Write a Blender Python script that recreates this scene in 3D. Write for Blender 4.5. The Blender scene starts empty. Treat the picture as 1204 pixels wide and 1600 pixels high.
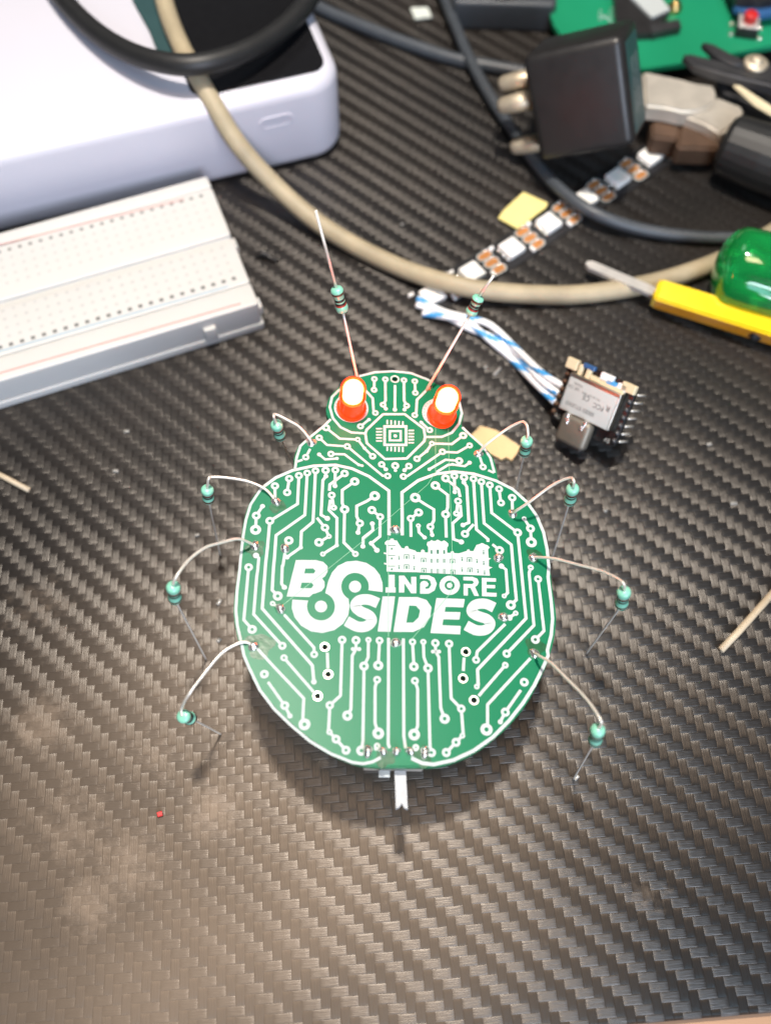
import bpy, bmesh, math, random
from mathutils import Vector, Matrix
from mathutils.geometry import tessellate_polygon
random.seed(7)
MM = 0.001
sc = bpy.context.scene
col = sc.collection
# ------------------------------------------------------------------ camera
FPX, PITCH, CAMH = 1454.0, 26.0, 185.0          # focal length in photo pixels, tilt from straight down, height in mm
cam_d = bpy.data.cameras.new('camera'); cam = bpy.data.objects.new('camera', cam_d); col.objects.link(cam)
cam.location = (0, 0, CAMH*MM); cam.rotation_euler = (math.radians(PITCH), 0, 0)
cam_d.sensor_fit = 'VERTICAL'; cam_d.sensor_height = 36; cam_d.lens = 36*FPX/1600
cam_d.clip_start = 0.005; cam_d.clip_end = 20
cam_d.dof.use_dof = True; cam_d.dof.focus_distance = 0.176; cam_d.dof.aperture_fstop = 9.5
sc.camera = cam
# ------------------------------------------------------------------ light
w = bpy.data.worlds.new('World'); sc.world = w; w.use_nodes = True
bg = w.node_tree.nodes['Background']; bg.inputs[0].default_value = (0.80, 0.87, 1.0, 1); bg.inputs[1].default_value = 0.06
def area(name, loc, target, size, power, color, sy=None, shape='RECTANGLE'):
    l = bpy.data.lights.new(name, 'AREA'); l.shape = shape if sy is None else 'RECTANGLE'
    l.size = size*MM; l.size_y = (sy or size)*MM; l.energy = power; l.color = color
    o = bpy.data.objects.new(name, l); col.objects.link(o); o.location = Vector(loc)*MM
    o.rotation_euler = (Vector(target)-Vector(loc)).to_track_quat('-Z', 'Y').to_euler(); return o
area('desk_lamp', (0, 168, 620), (0, 70, 0), 44, 5.2, (1.0, 0.92, 0.82), shape='DISK')
area('ceiling_lamp', (0, 5, 660), (0, 0, 0), 130, 1.0, (1.0, 0.70, 0.46), sy=150).rotation_euler = (0, 0, 0)
area('front_fill', (260, -640, 360), (-20, 120, 0), 340, 6.6, (0.76, 0.84, 1.0), sy=340)  # unseen fill light added behind the camera to brighten front-facing sides
area('high_window', (235, -400, 660), (30, 40, 0), 280, 1.7, (0.46, 0.72, 1.0), sy=280)
area('window_behind', (-200, 520, 760), (-50, 120, 0), 280, 0.6, (0.98, 0.96, 1.0), sy=280)
sc.view_settings.view_transform = 'Standard'; sc.view_settings.look = 'None'
sc.view_settings.exposure = 0.0; sc.view_settings.gamma = 1.0; sc.view_settings.use_curve_mapping = False
sc.render.engine = 'CYCLES'; sc.cycles.use_denoising = True; sc.cycles.sample_clamp_indirect = 4.0
sc.cycles.max_bounces = 10; sc.cycles.transparent_max_bounces = 12
# ------------------------------------------------------------------ geometry helpers (all lengths in mm)
_r = math.radians(PITCH)
C0 = Vector((0, 0, CAMH)); RT = Vector((1, 0, 0)); UP = Vector((0, math.cos(_r), math.sin(_r))); FW = Vector((0, math.sin(_r), -math.cos(_r)))
def ray(px, py): return RT*((px-602)/FPX) - UP*((py-800)/FPX) + FW
def P(px, py, z=0.0):
    d = ray(px, py); return C0 + d*((CAMH-z)/(-d.z))
BH, BA = 27.0, -0.11                              # badge plane: height at x = 0 and sideways slope
BN = Vector((-BA, 0, 1)).normalized()
def B(px, py, dz=0.0):
    d = ray(px, py); t = (CAMH-BH)/(BA*d.x-d.z); return C0 + d*t + BN*dz
def link(name, me, mats, parent=None, smooth=False):
    o = bpy.data.objects.new(name, me); col.objects.link(o)
    for m in (mats if isinstance(mats, (list, tuple)) else [mats]): me.materials.append(m)
    if smooth:
        for p in me.polygons: p.use_smooth = True
    if parent is not None: o.parent = parent
    return o
def wloc(o):
    v = Vector((0, 0, 0))
    while o is not None: v = v + o.location; o = o.parent
    return v/MM
def mesh(name, vs, fs, mats, parent=None, smooth=False, mi=None):
    off = wloc(parent) if parent is not None else Vector((0, 0, 0))
    me = bpy.data.meshes.new(name); me.from_pydata([tuple((Vector(v)-off)*MM) for v in vs], [], fs)
    if mi: me.polygons.foreach_set('material_index', mi)
    o = link(name, me, mats, parent, smooth); me.update(); return o
def tag(o, label=None, cat=None, group=None, kind=None):
    for k, v in (('label', label), ('category', cat), ('group', group), ('kind', kind)):
        if v: o[k] = v
    return o
def thing(name, label, cat, base, group=None):
    o = bpy.data.objects.new(name, None); col.objects.link(o); o.location = Vector(base)*MM; o.empty_display_size = 0.005
    return tag(o, label, cat, group)
def spline(pts, n=8):
    pts = [Vector(p) for p in pts]; out = []
    for i in range(len(pts)-1):
        a = pts[max(i-1, 0)]; b = pts[i]; c = pts[i+1]; d = pts[min(i+2, len(pts)-1)]
        for k in range(n):
            t = k/n; out.append(0.5*((2*b)+(c-a)*t+(2*a-5*b+4*c-d)*t*t+(3*b-a-3*c+d)*t**3))
    return out+[pts[-1]]
def tube_data(pts, r, seg=10, cap=True, squash=1.0):
    pts = [Vector(p) for p in pts]; n = len(pts); rs = r if isinstance(r, (list, tuple)) else [r]*n
    vs, fs = [], []; t0 = (pts[1]-pts[0]).normalized(); up = Vector((0, 0, 1))
    if abs(t0.z) > .9: up = Vector((1, 0, 0))
    nrm = (up-t0*up.dot(t0)).normalized()
    for i in range(n):
        t = (pts[min(i+1, n-1)]-pts[max(i-1, 0)]).normalized(); nrm = (nrm-t*nrm.dot(t)).normalized(); bi = t.cross(nrm)
        for k in range(seg):
            a = 2*math.pi*k/seg; vs.append(pts[i]+nrm*(math.cos(a)*rs[i]*squash)+bi*(math.sin(a)*rs[i]))
    for i in range(n-1):
        for k in range(seg):
            k2 = (k+1) % seg; fs.append((i*seg+k, i*seg+k2, (i+1)*seg+k2, (i+1)*seg+k))
    if cap: fs.append(tuple(range(seg-1, -1, -1))); fs.append(tuple((n-1)*seg+k for k in range(seg)))
    return vs, fs
def tube(name, pts, r, mat, parent=None, seg=10, squash=1.0):
    v, f = tube_data(pts, r, seg, True, squash); return mesh(name, v, f, mat, parent, True)
def frame_of(axis, hint=None):
    z = Vector(axis).normalized(); h = Vector(hint) if hint else (Vector((1, 0, 0)) if abs(z.x) < .9 else Vector((0, 1, 0)))
    x = (h-z*h.dot(z)).normalized(); return x, z.cross(x), z
def lathe_data(base, axis, prof, seg=20):
    x, y, z = frame_of(axis); vs, fs = [], []; base = Vector(base)
    for r, h in prof:
        for k in range(seg):
            a = 2*math.pi*k/seg; vs.append(base+z*h+(x*math.cos(a)+y*math.sin(a))*r)
    for i in range(len(prof)-1):
        for k in range(seg):
            k2 = (k+1) % seg; fs.append((i*seg+k, i*seg+k2, (i+1)*seg+k2, (i+1)*seg+k))
    fs.append(tuple(range(seg-1, -1, -1))); fs.append(tuple((len(prof)-1)*seg+k for k in range(seg)))
    return vs, fs
def lathe(name, base, axis, prof, mat, parent=None, seg=20):
    v, f = lathe_data(base, axis, prof, seg); return mesh(name, v, f, mat, parent, True)
def rbox(name, origin, X, Y, Z, size, bev, mat, parent=None, seg=3, verts_only=False):
    """bevelled box centred on origin with local axes X, Y, Z and full sizes."""
    bm = bmesh.new(); bmesh.ops.create_cube(bm, size=1)
    for v in bm.verts: v.co = Vector((v.co.x*size[0], v.co.y*size[1], v.co.z*size[2]))
    if bev > 0: bmesh.ops.bevel(bm, geom=list(bm.edges), offset=bev, segments=seg, affect='EDGES', profile=0.5)
    bm.verts.ensure_lookup_table(); o = Vector(origin)
    vs = [o+Vector(X)*v.co.x+Vector(Y)*v.co.y+Vector(Z)*v.co.z for v in bm.verts]
    fs = [tuple(v.index for v in f.verts) for f in bm.faces]; bm.free()
    if verts_only: return vs, fs
    ob = mesh(name, vs, fs, mat, parent, bev > 0)
    if bev > 0: fix_smooth(ob)
    return ob
def fix_smooth(ob, ang=35):
    ob.data.set_sharp_from_angle(angle=math.radians(ang))
def prism_data(poly, h, normal=Vector((0, 0, 1)), holes=()):
    """poly: 3-D points on top; extruded by h against the normal, with holes."""
    loops = [list(poly)]+[list(x) for x in holes]; flat = [Vector(p) for l in loops for p in l]
    tr = tessellate_polygon([[Vector(p) for p in l] for l in loops]); n = len(flat)
    vs = flat+[p-normal*h for p in flat]; fs = []
    for t in tr:
        a, b, c = t; nn = (flat[b]-flat[a]).cross(flat[c]-flat[a])
        if nn.dot(normal) < 0: a, b, c = a, c, b
        fs.append((a, b, c)); fs.append((a+n, c+n, b+n))
    s = 0
    for l in loops:
        m = len(l)
        for i in range(m):
            j = (i+1) % m; fs.append((s+i, s+n+i, s+n+j, s+j))
        s += m
    return vs, fs
def prism(name, poly, h, mat, parent=None, normal=Vector((0, 0, 1)), holes=(), smooth=False):
    v, f = prism_data(poly, h, normal, holes); o = mesh(name, v, f, mat, parent)
    bm = bmesh.new(); bm.from_mesh(o.data); bmesh.ops.recalc_face_normals(bm, faces=bm.faces); bm.to_mesh(o.data); bm.free(); return o
def flat_data(poly, holes=(), normal=Vector((0, 0, 1))):
    loops = [list(poly)]+[list(x) for x in holes]; flat = [Vector(p) for l in loops for p in l]; fs = []
    for a, b, c in tessellate_polygon([[Vector(p) for p in l] for l in loops]):
        if (flat[b]-flat[a]).cross(flat[c]-flat[a]).dot(normal) < 0: b, c = c, b
        fs.append((a, b, c))
    return flat, fs
def join(parts):
    V, F = [], []
    for v, f in parts:
        k = len(V); V += list(v); F += [tuple(i+k for i in g) for g in f]
    return V, F
# ------------------------------------------------------------------ materials
def nodes(name):
    m = bpy.data.materials.new(name); m.use_nodes = True; nt = m.node_tree
    return m, nt, nt.nodes['Principled BSDF']
def N(nt, t, **k):
    n = nt.nodes.new(t)
    for a, b in k.items(): setattr(n, a, b)
    return n
def setin(n, **k):
    for a, b in k.items(): n.inputs[a.replace('_', ' ')].default_value = b
def mat(name, c, rough=0.5, metal=0.0, var=0.12, scale=400, bump=0.0, bscale=1500, spec=0.5, coat=0.0, emit=None, trans=0.0, sss=0.0, rvar=0.1):
    m, nt, p = nodes(name)
    tc = N(nt, 'ShaderNodeTexCoord'); no = N(nt, 'ShaderNodeTexNoise'); no.inputs['Scale'].default_value = scale; no.inputs['Detail'].default_value = 4
    nt.links.new(tc.outputs['Object'], no.inputs['Vector'])
    mx = N(nt, 'ShaderNodeMix', data_type='RGBA'); mx.inputs[6].default_value = (*[x*(1-var) for x in c], 1); mx.inputs[7].default_value = (*[min(1, x*(1+var)) for x in c], 1)
    nt.links.new(no.outputs['Fac'], mx.inputs[0]); nt.links.new(mx.outputs[2], p.inputs['Base Color'])
    mr = N(nt, 'ShaderNodeMapRange'); mr.inputs[3].default_value = max(0.02, rough-rvar*rough); mr.inputs[4].default_value = min(1, rough+rvar*rough)
    nt.links.new(no.outputs['Fac'], mr.inputs[0]); nt.links.new(mr.outputs[0], p.inputs['Roughness'])
    p.inputs['Metallic'].default_value = metal; p.inputs['Specular IOR Level'].default_value = spec; p.inputs['Coat Weight'].default_value = coat
    p.inputs['Transmission Weight'].default_value = trans
    if sss: p.inputs['Subsurface Weight'].default_value = sss; p.inputs['Subsurface Radius'].default_value = (0.002, 0.0015, 0.001); p.inputs['Subsurface Scale'].default_value = 1.0
    if emit: p.inputs['Emission Color'].default_value = (*emit[:3], 1); p.inputs['Emission Strength'].default_value = emit[3]
    if bump:
        n2 = N(nt, 'ShaderNodeTexNoise'); n2.inputs['Scale'].default_value = bscale; n2.inputs['Detail'].default_value = 3
        nt.links.new(tc.outputs['Object'], n2.inputs['Vector'])
        b = N(nt, 'ShaderNodeBump'); b.inputs['Strength'].default_value = bump; b.inputs['Distance'].default_value = 0.0003
        nt.links.new(n2.outputs['Fac'], b.inputs['Height']); nt.links.new(b.outputs[0], p.inputs['Normal'])
    return m
M = {}
M['mask'] = mat('green_soldermask', (0.003, 0.165, 0.073), 0.36, var=0.06, scale=60, bump=0.03, bscale=2500, spec=.2)
M['mask2'] = mat('green_soldermask_over_copper', (0.16, 0.42, 0.26), 0.4, var=0.05)
M['silk'] = mat('white_silkscreen', (0.475, 0.53, 0.52), 0.65, var=0.06, scale=900, spec=.3)
M['silkgreen'] = mat('silkscreen_gap_green', (0.02, 0.15, 0.09), 0.45, var=0.1)
M['solder'] = mat('solder', (0.90, 0.86, 0.81), 0.17, metal=.9, var=0.15, scale=1800, bump=0.5, bscale=1600)
M['wire'] = mat('tinned_lead', (0.80, 0.75, 0.67), 0.38, metal=.45, var=0.12, scale=700)
M['resistor'] = mat('mint_resistor_lacquer', (0.22, 0.56, 0.41), 0.32, var=0.08, scale=500, coat=0.2)
M['band_red'] = mat('band_red', (0.30, 0.03, 0.02), 0.4); M['band_black'] = mat('band_black', (0.012, 0.012, 0.012), 0.4); M['band_brown'] = mat('band_brown', (0.07, 0.03, 0.018), 0.4)
M['steel'] = mat('nickel_steel', (0.74, 0.71, 0.66), 0.34, metal=.55, var=0.15, scale=350, bump=0.1)
M['lever'] = mat('grey_plastic_lever', (0.42, 0.43, 0.44), 0.5, var=0.18, scale=700, bump=0.3, bscale=1800)
M['ring'] = mat('plated_ring', (0.82, 0.78, 0.70), 0.4, metal=0.6)
M['white_abs'] = mat('white_breadboard_plastic', (0.54, 0.535, 0.515), 0.42, var=0.03, scale=80, sss=0.15)
M['powerbank'] = mat('white_powerbank_shell', (0.56, 0.555, 0.62), 0.38, var=0.02, scale=60)
M['black_gloss'] = mat('glossy_black', (0.008, 0.008, 0.009), 0.16, var=0.2)
M['black_plastic'] = mat('black_plastic', (0.016, 0.015, 0.015), 0.42, var=0.25, scale=300, bump=0.1)
M['rubber'] = mat('black_rubber', (0.011, 0.0115, 0.012), 0.5, var=0.25, scale=500)
M['cable_grey'] = mat('dark_slate_cable', (0.050, 0.058, 0.068), 0.45, var=0.2, scale=300)
M['beige'] = mat('grimy_beige_cable', (0.37, 0.31, 0.205), 0.55, var=0.30, scale=160, bump=0.15, bscale=600)
M['teal'] = mat('dark_teal_plastic', (0.022, 0.060, 0.064), 0.45, var=0.25, scale=200)
M['brass'] = mat('brass', (0.60, 0.52, 0.39), 0.5, metal=.65, var=0.15)
M['flex'] = mat('black_flex_strip', (0.012, 0.012, 0.014), 0.4)
M['ledpkg'] = mat('white_led_package', (0.86, 0.85, 0.82), 0.35, var=0.04)
M['ledlens'] = mat('led_phosphor_lens', (0.80, 0.80, 0.74), 0.15, var=0.04)
M['copper'] = mat('copper_pad', (0.55, 0.235, 0.075), 0.36, metal=0.35, var=0.18, scale=900)
M['yellow_paper'] = mat('yellow_tape', (0.78, 0.66, 0.24), 0.65, var=0.08, scale=200, bump=0.2)
M['tan_paper'] = mat('tan_card', (0.66, 0.47, 0.24), 0.75, var=0.12, scale=250, bump=0.3)
M['white_paper'] = mat('white_paper', (0.62, 0.66, 0.60), 0.7)
M['yellow'] = mat('yellow_acetate', (0.80, 0.56, 0.012), 0.15, var=0.08, coat=0.5, sss=0.25)
M['amber'] = mat('amber_acetate', (0.62, 0.26, 0.012), 0.2, var=0.15, coat=0.5, sss=0.25)
M['green_acetate'] = mat('green_acetate', (0.012, 0.42, 0.09), 0.08, var=0.1, coat=0.4, trans=0.65)
M['blue_wire'] = mat('blue_insulation', (0.06, 0.32, 0.66), 0.45); M['white_wire'] = mat('white_insulation', (0.80, 0.81, 0.82), 0.45, var=0.05)
M['board_black'] = mat('black_soldermask', (0.010, 0.011, 0.012), 0.35)
M['shield'] = mat('silver_shield', (0.60, 0.56, 0.48), 0.34, metal=1, var=0.1)
M['label'] = mat('label_white', (0.45, 0.48, 0.475), 0.5, var=0.04); M['ink'] = mat('black_ink', (0.03, 0.03, 0.03), 0.6)
M['usb'] = mat('usb_shell', (0.22, 0.20, 0.165), 0.5, metal=.6, var=0.1)
M['cream'] = mat('cream_ceramic', (0.66, 0.57, 0.38), 0.45, var=0.1); M['gold'] = mat('gold_plate', (0.75, 0.52, 0.2), 0.3, metal=1)
M['red'] = mat('red_plastic', (0.50, 0.015, 0.015), 0.4); M['blue'] = mat('blue_board', (0.03, 0.10, 0.25), 0.4)
M['green_board'] = mat('green_prototype_board', (0.008, 0.235, 0.110), 0.4, var=0.08, scale=80, bump=0.05)
M['plier'] = mat('worn_plier_steel', (0.60, 0.55, 0.47), 0.42, metal=0.5, var=0.25, scale=220, bump=0.3, bscale=500)
M['rust'] = mat('rusty_steel', (0.10, 0.058, 0.036), 0.6, metal=0.4, var=0.4, scale=300, bump=0.3)
M['dark_steel'] = mat('blackened_steel', (0.07, 0.07, 0.073), 0.40, metal=0.6, var=0.3, scale=250)
M['wood'] = mat('tan_wood', (0.36, 0.21, 0.12), 0.6, var=0.2, scale=40)
M['stick'] = mat('tan_stick', (0.50, 0.41, 0.29), 0.55, var=0.15, scale=500)
M['flake'] = mat('clear_flake', (0.28, 0.27, 0.25), 0.25)
M['flux'] = mat('dried_flux', (0.010, 0.095, 0.036), 0.34, var=0.5, scale=900, bump=0.22, bscale=900, spec=.3)
# glowing red lamps: bright core inside a red tinted lens
def led_mats():
    m, nt, p = nodes('red_led_core'); setin(p, Base_Color=(1, .3, .1, 1)); p.inputs['Emission Color'].default_value = (1, 0.42, 0.16, 1); p.inputs['Emission Strength'].default_value = 48
    m2, nt, p = nodes('red_led_epoxy'); setin(p, Base_Color=(0.9, 0.03, 0.006, 1), Roughness=0.15); p.inputs['Emission Color'].default_value = (1, 0.055, 0.004, 1); p.inputs['Emission Strength'].default_value = 0.9
    m3 = bpy.data.materials.new('red_led_lens'); m3.use_nodes = True; nt = m3.node_tree; nt.nodes.clear()
    out = N(nt, 'ShaderNodeOutputMaterial'); tr = N(nt, 'ShaderNodeBsdfTransparent'); tr.inputs[0].default_value = (1, 0.27, 0.16, 1)
    gl = N(nt, 'ShaderNodeBsdfGlossy'); gl.inputs['Roughness'].default_value = 0.12; em = N(nt, 'ShaderNodeEmission'); em.inputs[0].default_value = (1, 0.05, 0.005, 1); em.inputs[1].default_value = 1.3
    mx = N(nt, 'ShaderNodeMixShader'); mx.inputs[0].default_value = 0.05; ad = N(nt, 'ShaderNodeAddShader')
    nt.links.new(tr.outputs[0], mx.inputs[1]); nt.links.new(gl.outputs[0], mx.inputs[2]); nt.links.new(mx.outputs[0], ad.inputs[0]); nt.links.new(em.outputs[0], ad.inputs[1]); nt.links.new(ad.outputs[0], out.inputs[0])
    return m, m2, m3
M['core'], M['epoxy'], M['lens'] = led_mats()
def weave_mat():
    m, nt, p = nodes('carbon_weave_vinyl'); L = nt.links.new
    def math_(op, a, b=None, c=None):
        n = N(nt, 'ShaderNodeMath', operation=op)
        for i, x in enumerate((a, b, c)):
            if x is None: continue
            if isinstance(x, (int, float)): n.inputs[i].default_value = x
            else: L(x, n.inputs[i])
        return n.outputs[0]
    tc = N(nt, 'ShaderNodeTexCoord'); obj = tc.outputs['Object']
    wob = N(nt, 'ShaderNodeTexNoise'); wob.inputs['Scale'].default_value = 60; wob.inputs['Detail'].default_value = 2; L(obj, wob.inputs['Vector'])
    wv = N(nt, 'ShaderNodeVectorMath', operation='SCALE'); wv.inputs['Scale'].default_value = 0.0006; L(wob.outputs['Color'], wv.inputs[0])
    av = N(nt, 'ShaderNodeVectorMath', operation='ADD'); L(obj, av.inputs[0]); L(wv.outputs[0], av.inputs[1])
    sx = N(nt, 'ShaderNodeSeparateXYZ'); L(av.outputs[0], sx.inputs[0])
    tow = 1.66*MM
    u = math_('DIVIDE', sx.outputs[0], tow); v = math_('DIVIDE', sx.outputs[1], tow)
    i = math_('FLOOR', u); j = math_('FLOOR', v)
    fu = math_('SUBTRACT', u, i); fv = math_('SUBTRACT', v, j)
    s = math_('FLOORED_MODULO', math_('ADD', i, j), 4.0)
    warp = math_('LESS_THAN', s, 1.5)                                # 1: vertical tow on top
    # cross profile of the tow on top, and its position along the float
    cx = math_('SUBTRACT', math_('MULTIPLY', fu, 2), 1); cy = math_('SUBTRACT', math_('MULTIPLY', fv, 2), 1)
    cross = N(nt, 'ShaderNodeMix'); L(warp, cross.inputs[0]); L(cy, cross.inputs[2]); L(cx, cross.inputs[3]); cr = cross.outputs[0]
    # along the float (two tows long): warp float runs over j with s = 0, 1 ; weft over i with s = 2, 3
    aw = math_('ADD', math_('FLOORED_MODULO', s, 2.0), fv); af = math_('ADD', math_('FLOORED_MODULO', s, 2.0), fu)
    al = N(nt, 'ShaderNodeMix'); L(warp, al.inputs[0]); L(af, al.inputs[2]); L(aw, al.inputs[3])
    alc = math_('SUBTRACT', al.outputs[0], 1.0)
    prof = math_('SUBTRACT', 1.0, math_('POWER', math_('ABSOLUTE', cr), 8.0))
    arch = math_('SUBTRACT', 1.0, math_('MULTIPLY', math_('POWER', math_('ABSOLUTE', alc), 4.0), 0.7))
    # fibres along each tow
    fx = N(nt, 'ShaderNodeCombineXYZ'); L(math_('MULTIPLY', u, 9.0), fx.inputs[0]); L(math_('MULTIPLY', v, 0.5), fx.inputs[1])
    fy = N(nt, 'ShaderNodeCombineXYZ'); L(math_('MULTIPLY', v, 7.0), fy.inputs[0]); L(math_('MULTIPLY', u, 0.5), fy.inputs[1]); fy.inputs[2].default_value = 7
    nx = N(nt, 'ShaderNodeTexNoise'); nx.inputs['Scale'].default_value = 1; nx.inputs['Detail'].default_value = 2; L(fx.outputs[0], nx.inputs['Vector'])
    ny = N(nt, 'ShaderNodeTexNoise'); ny.inputs['Scale'].default_value = 1; ny.inputs['Detail'].default_value = 2; L(fy.outputs[0], ny.inputs['Vector'])
    fib = N(nt, 'ShaderNodeMix'); L(warp, fib.inputs[0]); L(ny.outputs['Fac'], fib.inputs[2]); L(nx.outputs['Fac'], fib.inputs[3])
    h = math_('ADD', math_('MULTIPLY', math_('MULTIPLY', prof, arch), 0.085), math_('MULTIPLY', fib.outputs[0], 0.085))
    # dust and scuffs with their own shapes, then a dust film with painted sheen
    ds = N(nt, 'ShaderNodeTexNoise'); ds.inputs['Scale'].default_value = 320; ds.inputs['Detail'].default_value = 8; ds.inputs['Roughness'].default_value = .7; L(obj, ds.inputs['Vector'])
    dust = None
    for (px, py, rad, st) in ((65, 1130, 8.5, 1.0), (330, 1270, 7.5, 1.0), (140, 1415, 8, 1.0), (200, 1350, 10, .8), (110, 1290, 12, .6), (1010, 1400, 6, .5), (60, 950, 12, .5), (330, 960, 6, .5), (240, 1180, 9, .5)):
        q = TINV @ P(px, py, 0)
        d = N(nt, 'ShaderNodeVectorMath', operation='DISTANCE'); L(obj, d.inputs[0]); d.inputs[1].default_value = (q.x*MM, q.y*MM, 0)
        mr = N(nt, 'ShaderNodeMapRange'); L(d.outputs['Value'], mr.inputs[0]); mr.inputs[1].default_value = rad*MM; mr.inputs[2].default_value = 0; mr.inputs[3].default_value = 0; mr.inputs[4].default_value = st
        dust = mr.outputs[0] if dust is None else math_('MAXIMUM', dust, mr.outputs[0])
    dm = N(nt, 'ShaderNodeMapRange'); L(math_('ADD', math_('MULTIPLY', dust, 0.55), ds.outputs['Fac']), dm.inputs[0]); dm.inputs[1].default_value = 0.62; dm.inputs[2].default_value = 1.0
    dustm = math_('MULTIPLY', dm.outputs[0], 0.30)
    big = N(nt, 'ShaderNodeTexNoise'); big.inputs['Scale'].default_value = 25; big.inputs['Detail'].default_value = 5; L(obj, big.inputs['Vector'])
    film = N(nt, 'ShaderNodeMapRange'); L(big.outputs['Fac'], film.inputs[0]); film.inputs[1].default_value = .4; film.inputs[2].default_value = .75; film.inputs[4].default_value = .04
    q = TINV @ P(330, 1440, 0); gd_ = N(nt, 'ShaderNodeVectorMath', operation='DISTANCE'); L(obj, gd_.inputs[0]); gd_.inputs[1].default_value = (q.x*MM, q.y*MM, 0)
    gm = N(nt, 'ShaderNodeMapRange', interpolation_type='SMOOTHSTEP'); L(gd_.outputs['Value'], gm.inputs[0]); gm.inputs[1].default_value = 0.092; gm.inputs[2].default_value = 0.004; gm.inputs[4].default_value = 0.56  # broad tan dust film with the warm lower sheen painted into its colour
    dust_sheen = math_('MULTIPLY', gm.outputs[0], math_('ADD', 0.45, big.outputs['Fac']))
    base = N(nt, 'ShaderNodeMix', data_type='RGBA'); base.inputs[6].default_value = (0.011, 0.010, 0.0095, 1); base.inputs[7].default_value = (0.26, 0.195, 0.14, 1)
    L(math_('ADD', dustm, math_('ADD', film.outputs[0], dust_sheen)), base.inputs[0]); L(base.outputs[2], p.inputs['Base Color'])
    L(math_('ADD', math_('MULTIPLY', dustm, 0.25), math_('ADD', math_('ADD', 0.34, math_('MULTIPLY', warp, 0.0)), math_('MULTIPLY', fib.outputs[0], 0.12))), p.inputs['Roughness'])
    L(math_('ADD', 0.70, math_('MULTIPLY', warp, 0.05)), p.inputs['Anisotropic']); p.inputs['Specular IOR Level'].default_value = 0.56; p.inputs['Specular Tint'].default_value = (1.0, 0.94, 0.88, 1)
    L(math_('MULTIPLY', math_('SUBTRACT', 1.0, warp), 0.25), p.inputs['Anisotropic Rotation'])
    tg = N(nt, 'ShaderNodeTangent', direction_type='UV_MAP', uv_map='UVMap'); L(tg.outputs[0], p.inputs['Tangent'])
    sc_h = math_('ADD', h, math_('MULTIPLY', math_('MULTIPLY', ds.outputs['Fac'], dustm), 0.25))
    b = N(nt, 'ShaderNodeBump'); b.inputs['Strength'].default_value = 0.85; b.inputs['Distance'].default_value = 0.001; L(sc_h, b.inputs['Height']); L(b.outputs[0], p.inputs['Normal'])
    return m
ANISO0 = 0.0
# ------------------------------------------------------------------ the table
TROT = math.radians(4.2)
TMAT = Matrix.Rotation(TROT, 4, 'Z'); edge0 = P(1100, 1592, 0); TINV = (Matrix.Translation(edge0) @ TMAT).inverted()
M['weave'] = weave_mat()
def table():
    vs, fs = rbox('t', (0, 0, 0), (1, 0, 0), (0, 1, 0), (0, 0, 1), (900, 640, 3), 0.9, None, verts_only=True)
    me = bpy.data.meshes.new('table'); me.from_pydata([tuple(Vector((v.x, v.y+320, v.z-1.5))*MM) for v in vs], [], fs)
    uv = me.uv_layers.new(name='UVMap')
    for l in me.loops: c = me.vertices[l.vertex_index].co; uv.data[l.index].uv = (c.x, c.y)
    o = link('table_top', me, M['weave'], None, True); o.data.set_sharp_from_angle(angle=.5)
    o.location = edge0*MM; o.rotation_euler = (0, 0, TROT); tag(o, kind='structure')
    me2 = bpy.data.meshes.new('wooden_ledge'); v2, f2 = rbox('t', (0, 0, 0), (1, 0, 0), (0, 1, 0), (0, 0, 1), (900, 660, 18), 1.5, None, verts_only=True)
    me2.from_pydata([tuple(Vector((v.x, v.y+300, v.z-12.1))*MM) for v in v2], [], f2)
    link('wooden_ledge', me2, M['wood'], o, True)
    return o
table()
#==OBJECTS==
# ------------------------------------------------------------------ the bug badge
def zoomer(x0, y0, s): return lambda x, y: (x0+x/s, y0+y/s)
R1 = zoomer(450, 540, 3.541); R2 = zoomer(360, 700, 4.63); R3 = zoomer(610, 700, 4.63); R4 = zoomer(360, 880, 4.63)
R5 = zoomer(610, 880, 4.63); R6 = zoomer(360, 1020, 4.63); R7 = zoomer(610, 1020, 4.63); R8 = zoomer(430, 830, 3.254); R9 = zoomer(590, 835, 6.337)
badge = thing('bug_badge', 'green beetle-shaped circuit board badge standing on resistor legs with two lit red lamp eyes', 'circuit board', (2, 66, 0))
OUT = [(563, 586), (585, 580.5), (614, 578.5), (642, 581.5), (667, 591.5), (684, 600), (703, 611), (717, 627), (724, 646), (721, 661), (724, 668), (736, 678), (757, 697), (770, 715), (776, 735), (779, 749),
       (801, 762), (825, 782), (840, 805), (850, 829), (856, 855), (859.5, 886), (862, 915), (866.5, 943), (868.5, 967), (866, 994), (860, 1019), (852, 1043), (839, 1070), (822, 1100), (800, 1128), (774, 1153), (744, 1175), (714, 1189.5), (684, 1197.5), (650, 1199),
       (618, 1199), (584, 1198.5), (553, 1193), (516, 1177), (482, 1155), (452, 1130), (426, 1104), (404, 1075), (387, 1042), (375, 1009), (367.5, 978), (365, 953), (367.5, 922), (371.5, 894), (374, 872), (377, 838), (381.5, 811), (389, 787), (404, 765), (430, 745), (457, 733),
       (459, 716), (466, 697), (482, 681.5), (504, 664.5), (514, 656), (510.5, 648), (510, 634), (516, 618), (529, 604.5), (545, 594)]
def smooth_loop(pts, n=4):
    out = []; m = len(pts)
    for i in range(m):
        a, b, c, d = (Vector((*pts[(i+k) % m], 0)) for k in (-1, 0, 1, 2))
        for k in range(n):
            t = k/n; out.append(0.5*((2*b)+(c-a)*t+(2*a-5*b+4*c-d)*t*t+(3*b-a-3*c+d)*t**3))
    return [(p.x, p.y) for p in out]
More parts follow.
